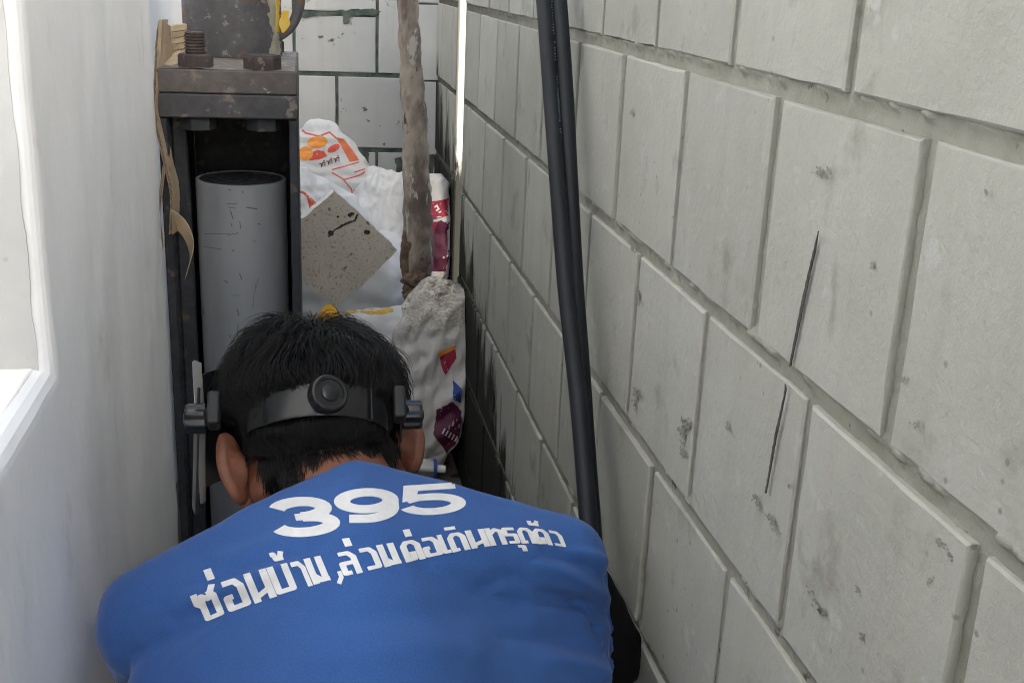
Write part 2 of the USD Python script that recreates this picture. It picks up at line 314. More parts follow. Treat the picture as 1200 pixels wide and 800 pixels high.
# ------------------------------------------------------------------ the setting: ground
W = 0.3477              # inner face of the right-hand wall
ZA = EYE_Z - 0.0722     # a bed joint of the walls
def grid(a0, a1, b0, b1, s):
    a, b = np.linspace(a0, a1, max(2, int(round((a1 - a0) / s)) + 1)), np.linspace(b0, b1, max(2, int(round((b1 - b0) / s)) + 1))
    A, B = np.meshgrid(a, b, indexing='ij'); n, m = A.shape
    I = np.arange(n * m).reshape(n, m)
    F = np.vstack([np.c_[I[:-1, :-1].ravel(), I[1:, :-1].ravel(), I[1:, 1:].ravel()], np.c_[I[:-1, :-1].ravel(), I[1:, 1:].ravel(), I[:-1, 1:].ravel()]])
    return A.ravel(), B.ravel(), F
g = trimesh.creation.box((1600, 1600, 0.4)); g.apply_translation((0, 0, -0.22))
tag(obj('ground', g, M_earth), kind='structure')
a, b, F = grid(-.31, .345, -2.95, 3.095, .018)
p = np.c_[a, b, np.zeros_like(a)]; p[:, 2] = .004 + .016 * fbm(p, 9, 3)
tag(obj('alley_floor', TM(p, F), M_ground, smooth=True), kind='structure')

# ------------------------------------------------------------------ block walls
rng = np.random.default_rng(5)
def block(a0, a1, b0, b1, proud, seed, depth=.07, jx=.0068, jz=.0076, bev=.0018):
    """One concrete block with worn edges, in wall coordinates (along, up, into the wall)."""
    r = np.random.default_rng(seed); n1, n2 = 7, 6
    a0, a1, b0, b1 = a0 + jx, a1 - jx, b0 + jz, b1 - jz
    o = np.vstack([np.c_[np.linspace(a0, a1, n1)[:-1], np.full(n1 - 1, b0)], np.c_[np.full(n2 - 1, a1), np.linspace(b0, b1, n2)[:-1]],
                   np.c_[np.linspace(a1, a0, n1)[:-1], np.full(n1 - 1, b1)], np.c_[np.full(n2 - 1, a0), np.linspace(b1, b0, n2)[:-1]]])
    n = len(o); c = np.array([(a0 + a1) / 2, (b0 + b1) / 2])
    ins = o + np.clip(c - o, -bev, bev) * (1 + r.normal(0, .22, (n, 1)).clip(-.5, 1.2)) + r.normal(0, .0003, (n, 2))
    o = o + r.normal(0, .0003, (n, 2))
    tl = r.normal(0, .0008, 2)
    w0 = -proud + (ins - c) @ tl / .1 * .5
    V = np.vstack([np.r_[c, -proud][None], np.c_[ins, w0], np.c_[o, w0 + bev * .9], np.c_[o, np.full(n, depth)]])
    i = np.arange(n); j = (i + 1) % n
    Fc = [np.c_[np.zeros(n, int), 1 + i, 1 + j]]
    for k in range(2):
        p_, q_ = 1 + k * n, 1 + (k + 1) * n
        Fc += [np.c_[p_ + i, q_ + i, q_ + j], np.c_[p_ + i, q_ + j, p_ + j]]
    return V, np.vstack(Fc)
def right_pts(V): return np.c_[W + V[:, 2], V[:, 0], V[:, 1]]
def back_pts(V): return np.c_[V[:, 0], YB + V[:, 2], V[:, 1]]
PER, YB = .2165, 3.105
SLOT0, SLOT1, SLOTZ = 2.545, 2.680, EYE_Z - .735
TOP, TOPB = ZA + .8, ZA + .4
wall_r = thing('block_wall', 'long grey concrete block wall along the right side with recessed mortar joints', 'wall', loc=(W, 1.5, 0))
k0, seed = -6, 100
for k in range(-4, 6):
    zt, zb = ZA - .2 * k, ZA - .2 * (k + 1)      # row k of the courses
    zb = max(zb, -.10)
    ph = .6975 if k % 2 else .5915
    js = [ph + PER * i for i in range(-17, 13)]
    js = [-3.0] + [y for y in js if -2.92 < y < 3.03] + [YB - .004]
    cuts = [(y0, y1) for y0, y1 in zip(js[:-1], js[1:])]
    out = []
    for y0, y1 in cuts:                            # leave the open slot near the far corner
        if zt > SLOTZ + .03 and y1 > SLOT0 and y0 < SLOT1:
            if SLOT0 - y0 > .03: out.append((y0, SLOT0 + .005))
            if y1 - SLOT1 > .03: out.append((SLOT1 - .005, y1))
        else: out.append((y0, y1))
    if k < -2: out = [(y0, y1) for y0, y1 in out if y1 < SLOT0 + .01]
    for y0, y1 in out:
        seed += 1
        V, Fc = block(y0, y1, zb, zt, rng.normal(0, .0008), seed)
        obj('block', TM(right_pts(V), Fc[:, ::-1]), M_block, wall_r, smooth=28)
# mortar of the right wall: a recessed bed with squeezed-out ragged lips
def right_mortar(y0, y1, z0, z1, step):
    a, b, F = grid(y0, y1, z0, z1, step); p = np.c_[np.zeros_like(a), a, b]
    zrel = (ZA - b + .1) % .2 - .1                 # below (+) or above (-) the nearest bed joint
    w = .0046 + .0024 * nfb(p, 60, 1) + .002 * nfb(p, 200, 2)
    lip = np.exp(-((zrel + .0066) / .0034) ** 2) * np.clip(fbm(p * [1, 1, .5], 75, 5, 5) * 3.4 - 1.45, 0, 1)
    w = w - .0062 * lip
    return TM(np.c_[W + w, a, b], F[:, ::-1])
m_parts = [right_mortar(.28, 1.4, -.05, ZA + .22, .0030), right_mortar(1.4, SLOT0 - .002, -.05, ZA + .22, .0055), right_mortar(SLOT1 + .002, YB, -.05, ZA + .22, .006), right_mortar(SLOT0 - .002, SLOT1 + .002, -.05, SLOTZ, .008)]
for lo, hi in (((-2.99, -.1), (.28, TOP - .003)), ((.28, ZA + .22), (SLOT0 - .002, TOP - .003)), ((SLOT1 + .002, ZA + .22), (YB - .002, TOPB - .003))):
    t = trimesh.creation.box((.05, hi[0] - lo[0], hi[1] - lo[1])); t.apply_translation((W + .005 + .025, (lo[0] + hi[0]) / 2, (lo[1] + hi[1]) / 2)); m_parts.append(t)
cheeks = [trimesh.creation.box(bounds=[[W + .0015, y, SLOTZ + .004], [W + .0685, y + .009, z_ - .004]]) for y, z_ in ((SLOT0 - .0065, TOP), (SLOT1 - .0035, TOPB))]
for t in cheeks: obj('slot_cheek', t, M_block, wall_r)
obj('mortar', cat(*m_parts), M_mortar, wall_r, smooth=40)

wall_b = thing('back_wall', 'pale grey block wall across the end of the alley with dark algae in its joints', 'wall', loc=(0, YB, 0))
seed = 900
XB0 = at(345, 60, YB)[0]; XB1 = at(437, 60, YB)[0]; XO = at(395, 130, YB)[0]; XC = at(487, 130, YB)[0]
for k in range(-2, 6):
    zt, zb = ZA - .2 * k, max(ZA - .2 * (k + 1), -.1)
    ph = XB0 if k % 2 == 0 else XO
    js = sorted([-.46] + [x for x in (ph + .2165 * i for i in range(-2, 3)) if -.40 < x < XC - .03] + [XC])
    for x0, x1 in zip(js[:-1], js[1:]):
        rows = [(zb, zt)]
        if k == 0 and abs(x0 - XB0) < .01: zc = at(390, 16, YB)[2]; rows = [(zb, zc), (zc, zt)]
        for q0, q1 in rows:
            seed += 1
            V, Fc = block(x0, x1, q0, q1, rng.normal(0, .0008), seed, jx=.0042, jz=.0062)
            obj('block', TM(back_pts(V), Fc), M_block2, wall_b, smooth=28)
    zsh = -.012
    seed += 1
    V, Fc = block(XC, W + .05, zb + zsh, zt + zsh, .002, seed, jx=.002, jz=.0022, bev=.002)
    obj('block', TM(back_pts(V), Fc), M_block2, wall_b, smooth=28)
a, b, F = grid(-.46, W + .05, -.05, ZA + .25, .006); p = np.c_[a, np.zeros_like(a), b]
obj('mortar', cat(TM(np.c_[a, YB + .0045 + .004 * nfb(p, 70, 4), b], F), trimesh.creation.box(bounds=[[-.46, YB + .012, -.1], [W + .05, YB + .065, TOPB - .004]])), M_mortar_dark, wall_b, smooth=40)
# chipped smear over the split joint
sm = unary_union([wob([(396, 12), (436, 11), (447, 14), (436, 19), (404, 20)], 3, 3), wob([(401, 18), (411, 18), (408, 27), (402, 29)], 3, 4), wob([(352, 18), (398, 13), (398, 17), (353, 21)], 1.5, 6)])
bw = trimesh.creation.box(bounds=[[-.5, YB - .0022, 0], [.5, YB + .05, 2]])
obj('algae_stain', drape(sm, bw, step=3), M_mortar_dark, wall_b)
st = unary_union([wob([(410, 178), (433, 178), (433, 214), (425, 214), (412, 195)], 3, 8), wob([(462, 186), (472, 183), (476, 206), (466, 205)], 4, 9), wob([(494, 182), (509, 180), (509, 206), (500, 200)], 4, 12)])
obj('algae_stain', drape(st, bw, step=3), M_mortar_dark, wall_b)

# grinder cuts on the right wall
wplane = trimesh.creation.box(bounds=[[W - .0022, -1, -1], [W + .05, 4, 3]])
cut = unary_union([Polygon([(959, 271), (956.5, 290), (942.4, 355), (927, 428), (925, 429), (939, 356), (953, 295)]), Polygon([(920.6, 450), (921.6, 456), (910.5, 510), (898.2, 577), (896.5, 578), (908.4, 508), (918.4, 465)])])
obj('cut_mark', drape(wob(cut.geoms[0], .8, 2, .3), wplane, step=5, lift=.0004), M_slit, wall_r)
obj('cut_mark', drape(wob(cut.geoms[1], .8, 3, .3), wplane, step=5, lift=.0004), M_slit, wall_r)

gr = [(800, 505, 5, 20, 8), (806, 497, 4, 10, 40), (745, 462, 5, 16, 10), (747, 350, 2, 9, 5), (905, 612, 5, 18, -28), (885, 582, 3, 6, 0), (888, 590, 3, 7, -25), (956, 705, 4, 17, -30), (963, 716, 4, 8, -60), (1102, 636, 4, 12, -38), (1114, 652, 3, 6, -30), (1090, 680, 3.5, 7, 0), (1074, 497, 4.5, 6, 0), (1005, 690, 2.5, 6, -20), (963, 202, 12, 8, 10), (1058, 445, 9, 4, 0), (741, 290, 1.5, 5, 0), (852, 498, 2, 7, 0), (740, 130, 1.6, 4, 0), (1156, 225, 2.5, 5, 0), (1022, 310, 2, 4, 0), (800, 530, 7, 5, 60), (1010, 745, 3, 7, -10), (924, 570, 2, 3, 0)]
rs_ = np.random.default_rng(4); gs = []
for i, q_ in enumerate(gr):
    bl = []
    for k in range(int(8 + q_[2] * q_[3] * .22)):
        u_ = rs_.normal(0, .42, 2) * (q_[2], q_[3]); c_, s__ = math.cos(math.radians(q_[4])), math.sin(math.radians(q_[4]))
        bl.append(wob(ell0(q_[0] + c_ * u_[0] - s__ * u_[1], q_[1] + s__ * u_[0] + c_ * u_[1], rs_.uniform(.4, 1.3), rs_.uniform(.6, 2.6), q_[4] + rs_.normal(0, 15)), .4, 60 + k, .5, .8))
    gs.append(drape(unary_union(bl), wplane, step=5, lift=.00015, thick=.0002))
for t in gs:
    if t is not None: obj('scuff_mark', t, M_grime, wall_r, kind='stuff')

# ------------------------------------------------------------------ left plastered wall with its window recess
XL, YJ, YC, ZS = -.2150, .968, 1.732, EYE_Z - .338
pier = rbox((-.47, YJ, -.1), (XL, YC, 3.3), .014, 20)
sill_low = rbox((-.47, -3.5, -.1), (XL, YC - .02, ZS - .001), .018, 16)
near = rbox((-.47, -3.5, -.1), (XL, -.25, 3.3), .01)
lint = m3.Manifold.cube([.255, 5.23, 1.0]).translate([-.47, -3.5, 2.3])
infill = m3.Manifold.cube([.06, 2.5, 2.6]).translate([-.475, -1.4, 0])
farw = rbox((-.475, YC - .05, -.1), (-.305, YB - .004, 3.3), .01)
L_ = (pier + sill_low + near + lint + infill + farw)
t = tri(L_.refine_to_length(.018))
v = t.vertices; d = .0070 * nfb(v * [1, 1, .45], 7, 11, 3) + .0036 * nfb(v * [1, 1, .5], 26, 12, 3)
t.vertices = v + np.where(v[:, :1] > -.44, normals(trimesh.Trimesh(v, t.faces, process=False)) * d[:, None], 0)
wall_l = thing('plastered_wall', 'white plastered house wall along the left side with a window recess', 'wall', loc=(XL, .8, 0))
obj('wall_face', t, M_plaster, wall_l, smooth=45)
rv = tri(m3.Manifold.cube([.20, .006, 2.6]).translate([XL - .0128 - .20, YJ - .0005, ZS - .01]).refine_to_length(.014)); v = rv.vertices.copy(); v[:, 1] += .0012 * nfb(v, 30, 15)
v[:, 0] += np.where(v[:, 0] > XL - .016, -.004 * np.clip(fbm(v, 22, 19) * 1.6 - .3, 0, 1), 0); rv.vertices = v
obj('window_reveal', rv, M_reveal, wall_l, smooth=45, label='bare grey cement side of the window recess')
s_ = tri(rbox((-.42, -.24, ZS - .02), (XL - .019, YJ + .012, ZS - .0002), .002).refine_to_length(.015)); push(s_, .002 * nfb(s_.vertices, 30, 4))
obj('window_sill', s_, M_sill, wall_l, smooth=50)

# ------------------------------------------------------------------ jacking frame, pile, jack
YF = 1.75
def X(px, py, y=YF): return at(px, py, y)[0]
def Z(px, py, y=YF): return at(px, py, y)[2]
fx0, fx1 = X(182, 110), X(349, 110)
z_pt, z_p1, z_p2 = Z(265, 83), Z(265, 111), Z(265, 139)
fr = thing('jacking_frame', 'dark steel underpinning frame of bolted plates standing between the white wall and the welder', 'steel frame', loc=(-.11, 1.95, 0))
def plate(lo, hi, c=.002, n=.0012, seed=1):
    t = tri(to_man(cbox(lo, hi, c)).refine_to_length(.012)); push(t, n * nfb(t.vertices, 40, seed)); return t
top = plate((fx0 + .003, YF + .004, z_p1 + .0006), (fx1 - .0005, YF + .425, z_pt), seed=1)
obj('top_plate', top, M_plate, fr, smooth=40)
obj('lower_plate', plate((fx0, YF, z_p2), (fx1, YF + .43, z_p1 - .0006), seed=2), M_lower, fr, smooth=40)
pth = .0145
obj('side_plate', plate((fx1 - pth, YF + .003, .02), (fx1 - .001, YF + .42, z_p2 - .001), seed=3), M_frame, fr, smooth=40)
obj('side_plate', plate((fx0 + .001, YF + .003, .02), (fx0 + pth, YF + .42, z_p2 - .001), seed=4), M_frame, fr, smooth=40)
obj('back_plate', plate((fx0 + pth + .001, YF + .395, .02), (fx1 - pth - .001, YF + .41, z_p2 - .001), seed=5), M_frame, fr, smooth=40)
obj('corner_angle', plate((fx0 + pth + .001, YF + .05, .02), (fx0 + pth + .022, YF + .075, z_p2 - .002), seed=6), M_frame, fr, smooth=40)
obj('base_plate', plate((fx0 - .004, YF - .02, .018), (fx1 + .02, YF + .45, .034), seed=7), M_frame, fr, smooth=40)
# scraped dirty film on the top plate
a, b, F = grid(fx0 + .006, fx1 - .004, YF + .008, YF + .42, .006); p = np.c_[a, b, np.zeros_like(a)]
obj('dust_layer', TM(np.c_[a, b, z_pt + .0008 + .0022 * np.clip(nfb(p, 30, 8) * 2.5, 0, 1)], F), M_platetop, fr, smooth=True)
def hexa(c, rad, h, ang=0, cham=.12):
    q = [np.array([math.cos(ang + i * math.pi / 3), math.sin(ang + i * math.pi / 3), 0]) * rad for i in range(6)]
    pts = [c + p_ for p_ in q] + [c + p_ + [0, 0, h * (1 - cham)] for p_ in q]
    pts += [c + p_ * .93 + [0, 0, h] for p_ in q]
    return trimesh.convex.convex_hull(np.array(pts))
def stud(c, r, h, pitch=.0045):
    prof = [(0, r)]; z_ = 0
    while z_ < h - pitch: prof += [(z_ + pitch * .3, r * 1.0), (z_ + pitch * .5, r * .88), (z_ + pitch * .8, r * .88), (z_ + pitch, r)]; z_ += pitch
    prof += [(h - .001, r * .9), (h, r * .8), (h, 0)]
    return lathe(c, (0, 0, 1), prof, 28)
R30 = .0265
nl = np.array([X(229.5, 80, YF + .03), YF + .034, z_pt]); nr = np.array([X(307.5, 83, YF + .03), YF + .034, z_pt])
hh = Z(229, 63, YF + .01) - Z(229, 80, YF + .01)
b0 = obj('nut', hexa(nl, R30, hh, .35), M_bolt, fr); obj('stud', stud(nl + [0, 0, hh * .9], .0155, .034), M_bolt, b0, smooth=30)
b1 = obj('bolt_head', hexa(nr, R30 * 1.06, hh * 1.05, .12, .2), M_bolt, fr)
for x_ in (nl[0], nr[0]):
    for y_ in (YF + .034,):
        obj('nut', hexa(np.array([x_, y_, z_p2 - .020]), R30, .02, .2), M_frame, fr)
obj('bolt_head', hexa(np.array([nl[0], YF + .40, z_pt]), R30, hh, .5), M_bolt, fr); obj('bolt_head', hexa(np.array([nr[0], YF + .40, z_pt]), R30, hh, .1), M_bolt, fr)

# the pile
pc = np.array([(X(231, 260, 1.87) + X(336.5, 260, 1.87)) / 2, 1.875, 0]); pr = (X(336.5, 260, 1.87) - X(231, 260, 1.87)) / 2
ptop = Z(284, 217, pc[1] - pr * .9)
pile = thing('steel_pipe_pile', 'grey primed steel pipe standing upright inside the dark steel frame', 'pipe', loc=pc)
prof = [(0.02, pr), (ptop - .001, pr), (ptop, pr - .001), (ptop, pr - .006), (ptop - .0005, pr - .0062)]
pt = lathe(pc, (0, 0, 1), prof, 96); obj('pipe_wall', pt, M_pipe, pile, smooth=40)
obj('inner_ram', lathe(pc, (0, 0, 1), [(.02, pr - .0062), (ptop - .0008, pr - .0062), (ptop - .004, pr - .010), (ptop - .004, 0)], 48), M_frame, pile, smooth=40)
scr = [((266, 239), (277, 239), .9), ((270, 247), (273, 256), 1.2), ((268, 243), (276, 244), .8), ((271, 262), (272, 265), .9), ((289, 243), (301, 245), 1.5), ((281, 260), (282, 268), .9), ((240, 274), (270, 274), .6), ((266, 276), (279, 273), .8), ((239, 289), (260, 292), .8), ((302, 262), (305, 263), 1.2), ((272, 293), (274, 294), 1.0), ((281, 321), (283, 327), 1.3), ((263, 329), (267, 331), 1.2), ((300, 331), (296, 360), .5), ((303, 326), (300, 338), .5), ((278, 362), (280, 369), 1.3), ((238, 360), (239, 368), 1.1), ((271, 346), (281, 346), .6), ((284, 224), (285, 226), 1.2), ((268, 222), (270, 223), 1.3), ((297, 282), (299, 283), 1.0), ((279, 380), (278, 398), 1.0)]
obj('scratches', drape(unary_union([wob(stroke([p_, q_], w_ * .5, 'round'), .45, i + 3, .4, 1.5) for i, (p_, q_, w_) in enumerate(scr)]), pt, step=3, lift=.0003), M_scratch, pile, kind='stuff')

# the hydraulic jack on the plates
jy = YF + .30; jr = (X(330, 30, jy) - X(214, 30, jy)) / 2; jc = np.array([(X(330, 30, jy) + X(214, 30, jy)) / 2, jy, z_pt])
jk = thing('hydraulic_jack', 'black chipped hydraulic jack cylinder standing on the bolted top plate', 'jack', loc=jc)
jt = lathe(jc, (0, 0, 1), [(0.001, 0), (0.001, jr * .985), (.004, jr), (.03, jr * 1.0), (.36, jr), (.365, jr * .97), (.365, .05), (.45, .05), (.45, 0)], 96)
jt = tri(to_man(trimesh.Trimesh(jt.vertices, jt.faces, process=True)).refine_to_length(.012)) if False else jt
obj('cylinder_body', jt, M_jack, jk, smooth=35)
hp = spline([at(347, -60, jy - .02), at(352, -20, jy - .02), at(350, 10, jy - .02), at(343, 28, jy - .02), at(331, 40, jy - .02), at(322, 44, jy - .01)], 30)
obj('handle', tube(hp, np.linspace(.0095, .0085, 30), 14), M_jack, jk, smooth=True)
obj('pale_paint', drape(wob([(315, -6), (331, -6), (329.3, 66), (317, 66), (321, 40), (314, 20)], 5, 21), jt, step=3, lift=.0005), M_palegreen, jk)
obj('yellow_paint', drape(unary_union([wob([(323, -6), (331, -6), (329.5, 38), (323, 36)], 2.5, 22)]), jt, step=3, lift=.0012), M_yellow, jk)
obj('yellow_lug', drape(wob([(330, 14), (338, 12), (340, 30), (331, 39), (326, 30)], 2, 23), trimesh.creation.box(bounds=[[-.5, jy - .032, 0], [.5, jy - .02, 3]]), step=3, lift=.0, thick=.004), M_yellow, jk)

# ------------------------------------------------------------------ cardboard
def ribbon(path, wdir, th, thick=.0008):
    """A bent sheet: a line swept along wdir, given a thickness."""
    path = np.asarray(path); n = len(path); t = unit(np.gradient(path, axis=0)); w = np.asarray(wdir); nn = unit(np.cross(t, unit(w)))
    c = [path + nn * thick / 2, path - nn * thick / 2, path - nn * thick / 2 + w, path + nn * thick / 2 + w]
    V = np.vstack(c); F = []
    for i in range(n - 1):
        for k in range(4):
            a_, b_ = k * n + i, ((k + 1) % 4) * n + i
            F += [[a_, b_, b_ + 1], [a_, b_ + 1, a_ + 1]]
    F += [[0, 2 * n, n], [0, 3 * n, 2 * n], [n - 1, 2 * n - 1, 3 * n - 1], [n - 1, 3 * n - 1, 4 * n - 1]]
    return TM(V, np.array(F))
def corrugated(parent, path, wdir, gap=.005, period=.0075, ragged=.002, seed=1):
    path = spline(path, 160); t = unit(np.gradient(path, axis=0)); nn = unit(np.cross(t, unit(wdir)))
    s = np.r_[0, np.cumsum(np.linalg.norm(np.diff(path, axis=0), axis=1))]
    rg = unit(wdir) * (ragged * nfb(np.c_[s, s * 0, s * 0 + seed], 160, seed))[:, None] * 2
    for k in (-1, 1): obj('liner', ribbon(path + nn * gap / 2 * k + rg * k, wdir, 0, .0007), M_card, parent, smooth=40)
    obj('fluting', ribbon(path + nn * (gap / 2 - .0006) * np.sin(s / period * 2 * np.pi)[:, None], wdir, 0, .0006), M_card, parent, smooth=60)
cb = thing('torn_cardboard', 'torn brown corrugated cardboard strip wedged between the white wall and the steel frame', 'cardboard', loc=at(190, 160, YF))
yc = YF - .008
corrugated(cb, [at(x_, y_, yc + o_) for x_, y_, o_ in [(187.5, 24, .09), (184, 50, .06), (182.5, 78, .02), (181, 108, 0), (180, 132, -.006), (184, 152, -.006), (190, 178, -.006), (195, 200, -.006), (199, 215, -.004), (201, 250, -.004), (200, 275, 0)]], np.array([.006, .035, .0]), gap=.0042)
corrugated(cb, [at(x_, y_, yc - .012) for x_, y_ in [(192, 197), (190.5, 215), (187, 245), (187, 262), (190, 280), (186, 299)]], np.array([-.004, .03, 0]), gap=.003, seed=4)
obj('curled_flap', ribbon(spline([at(x_, y_, yc - .006) for x_, y_ in [(201, 246), (208, 250), (216, 257), (223, 269), (227, 286), (224, 303), (221, 312)]], 40), np.array([-.010, .035, -.030]), 0, .0009), M_cardin, cb, smooth=50)
def sheet(px4, ys, th=.005):
    q = np.array([at(x_, y_, d_) for (x_, y_), d_ in zip(px4, ys)]); n = unit(np.cross(q[1] - q[0], q[3] - q[0]))
    return trimesh.convex.convex_hull(np.vstack([q + n * th / 2, q - n * th / 2]))
obj('folded_panel', tri(to_man(sheet([(188, 23), (198, 31), (200, 68), (185, 84)], (1.80, 1.90, 1.90, 1.78))).refine_to_length(.01)), M_card, cb)
obj('top_flap', sheet([(185, 82), (201, 66), (213, 58), (208, 76)], (1.78, 1.90, 1.95, 1.80), .003), M_cardin, cb)
wb = thing('cardboard_box_end', 'buff striped cardboard box end behind the left nut of the steel frame', 'cardboard', loc=at(207, 50, 1.93))
for i in range(5):
    y0_ = 28 + i * 7.2
    obj('layer', sheet([(199, y0_ + 2.5), (216, y0_), (216, y0_ + 6.2), (199, y0_ + 8.9)], (1.93, 1.95, 1.95, 1.93), .012 + .004 * (i % 2)), M_cardin if i % 2 == 0 else M_card, wb)

# ------------------------------------------------------------------ twin hose
hs = thing('twin_hose', 'pair of black hydraulic hoses hanging side by side in front of the block wall', 'hose', loc=at(660, 300, 1.3))
hr = .0103
L1 = [(630.5, -60, 1.50), (637.5, 0, 1.46), (644.5, 100, 1.40), (652.5, 200, 1.34), (663, 320, 1.27), (673.5, 430, 1.20), (682, 520, 1.14), (688, 590, 1.09), (693, 650, 1.05), (697, 720, 1.01)]
L2 = [(649.5, -60, 1.50), (655, 0, 1.46), (661.5, 100, 1.40), (667, 200, 1.345), (674.5, 320, 1.285), (681, 430, 1.222), (686.5, 520, 1.162), (692, 590, 1.112), (697, 650, 1.072), (701, 720, 1.03)]
def sag(L, sd): q = spline([at(*q_) for q_ in L], 90); return q + .005 * np.stack([nfb(q, 5, sd + i_, 2) for i_ in range(3)], 1)
h1 = tube(sag(L1, 1), hr, 20); h2 = tube(sag(L2, 1), hr, 20)
obj('hose', h1, M_hose, hs, smooth=True); obj('hose', h2, M_hose, hs, smooth=True)
rg = np.random.default_rng(3); dots = []
for i in range(46):
    y_ = 2 + i * 3.4; x_ = 646.4 + (y_ * .068) + rg.normal(0, .25)
    if rg.random() < .72: dots.append(Point(x_, y_).buffer(.45 + .35 * rg.random()))
obj('printed_dots', drape(unary_union(dots), cat(h1, h2), step=2, lift=.0004), M_hosemark, hs, kind='stuff')

# ------------------------------------------------------------------ sacks, board, post at the end of the alley
def sack(c, half, rot, seed, n=56, e=.62, crump=.012, fine=.004, div=5, crop=None):
    """A filled sack: a pillowy body with creases. rot: columns = its own right, out (toward the viewer), up."""
    t = trimesh.creation.box((2, 2, 2)); 
    for _ in range(div): t = t.subdivide()
    v = np.array(t.vertices); l = (np.abs(v) ** 4).sum(1) ** .25; q = v / l[:, None]
    pinch = 1 - .25 * np.abs(q[:, 2:3]) ** 3
    q = q * np.c_[np.ones(len(q)), pinch[:, 0], np.ones(len(q))]
    p = q * np.asarray(half)
    t = TM(p, t.faces); nn = normals(t)
    rid = 1 - np.abs(nfb(p, 9, seed, 3)) * 6; rid2 = 1 - np.abs(nfb(p, 24, seed + 7, 3)) * 6
    rs = np.random.default_rng(seed); wp = p + .018 * np.stack([nfb(p, 14, seed + 31 + i_, 2) for i_ in range(3)], 1) * 2; cr = 0
    for lam in (.085, .06, .045, .034, .026, .02):
        n_ = unit(rs.normal(size=3)); cr = cr + lam * (np.abs(((wp @ n_) / lam + rs.random()) % 1 - .5) - .25) * (.35 + 1.3 * np.clip(fbm(p, 13, seed + int(lam * 1000), 2) - .25, 0, 1))
    d = crump * .25 * np.clip(rid, -1, 1) + crump * 18 * cr + fine * .6 * np.clip(rid2, -1, 1) + crump * 1.6 * nfb(p, 5, seed + 3, 2)
    p = p + nn * d[:, None]
    p = p @ np.asarray(rot).T + c
    if crop is not None:                           # a slumped top: falls away to one side
        zl = np.interp(p[:, 0], *crop) + .03 * nfb(p, 22, seed + 60, 3); over = p[:, 2] - zl; p[:, 2] = np.where(over > 0, zl + .22 * over, p[:, 2])
    p[:, 2] = np.maximum(p[:, 2], .012); p[:, 0] = np.minimum(p[:, 0], W - .002); p[:, 1] = np.minimum(p[:, 1], YB - .003)
    return TM(p, t.faces)
def rot_view(roll, pitch=0, yaw=0):
    """Axes of a thing that faces the alley's mouth: roll in the picture plane, pitch back, yaw."""
    c, s = math.cos(math.radians(roll)), math.sin(math.radians(roll)); R1 = np.array([[c, 0, s], [0, 1, 0], [-s, 0, c]])
    c, s = math.cos(math.radians(pitch)), math.sin(math.radians(pitch)); R2 = np.array([[1, 0, 0], [0, c, -s], [0, s, c]])
    c, s = math.cos(math.radians(yaw)), math.sin(math.radians(yaw)); R3 = np.array([[c, -s, 0], [s, c, 0], [0, 0, 1]])
    return R3 @ R2 @ R1
def sack_thing(label, c, half, rot, seed, m, **k):
    t = sack(c, half, rot, seed, **k); p = thing('sack', label, 'sack', 'sacks heaped at the end of the alley', loc=(c[0], c[1], 0)); obj('sack_body', t, m, p, smooth=60)
    return p, t
# hidden heap that the visible sacks lie on
for i, (cx, cy, cz, hx, hy, hz) in enumerate([(.02, 2.72, .16, .17, .26, .15), (.20, 2.80, .17, .14, .24, .16), (.06, 2.82, .42, .19, .20, .13)]):
    sack_thing(['grey filled sack lying lowest in the heap behind the steel frame', 'grey filled sack lying lowest in the heap beside the back corner', 'white filled sack in the middle layer of the heap under the cement board'][i], np.array([cx, cy, cz]), (hx, hy, hz), np.eye(3), 40 + i, M_sack if i == 2 else M_sackg)
s1, t1 = sack_thing('white sack printed with orange fruit and red lines, topmost against the back wall', at(388, 222, 2.86), (.108, .035, .165), rot_view(-33, -14, 4), 61, M_sack, crump=.011, fine=.003, div=6)
s2, t2 = sack_thing('smooth white sack with a red striped corner, in front of the orange fruit sack', at(364, 262, 2.70), (.125, .06, .105), rot_view(38, -25, 0), 62, M_sack, crump=.017, fine=.003, div=6)
s3, t3 = sack_thing('plain white empty sack right of the cement board, behind the post', at(453, 258, 2.80), (.085, .06, .125), rot_view(18, -12, 6), 63, M_sack, crump=.019, fine=.004, div=6)
s4, t4 = sack_thing('slim sack with crimson and purple print in the back corner, right of the post', at(508, 268, 2.74), (.040, .04, .135), rot_view(-2, -6, 0), 64, M_sack, crump=.010, fine=.004)
s5, t5 = sack_thing('muddy crumpled white sack standing against the mouldy foot of the block wall', at(501, 440, 2.42), (.105, .06, .215), rot_view(20, -12, 8), 65, M_sackd, crump=.016, fine=.004, div=6, crop=([at(445, 380, 2.40)[0], at(476, 362, 2.40)[0], at(516, 320, 2.40)[0], at(534, 316, 2.40)[0]], [at(445, 384, 2.40)[2], at(476, 366, 2.40)[2], at(516, 324, 2.40)[2], at(534, 318, 2.40)[2]]))
s6, t6 = sack_thing('white sack with yellow print lying flat just below the cement board', at(428, 392, 2.50), (.15, .09, .055), rot_view(-6, -18, 0), 66, M_sack, crump=.010, fine=.004)
def pr_(parent, name, shape, t, m, **k):
    q = drape(shape, t, **k)
    if q is not None: obj(name, q, m, parent)
def ell(cx, cy, rx, ry, ang=0):
    th = np.linspace(0, 2 * np.pi, 28)[:-1]; c, s = math.cos(math.radians(ang)), math.sin(math.radians(ang)); x_, y_ = rx * np.cos(th), ry * np.sin(th)
    return Polygon(np.c_[cx + c * x_ - s * y_, cy + s * x_ + c * y_])
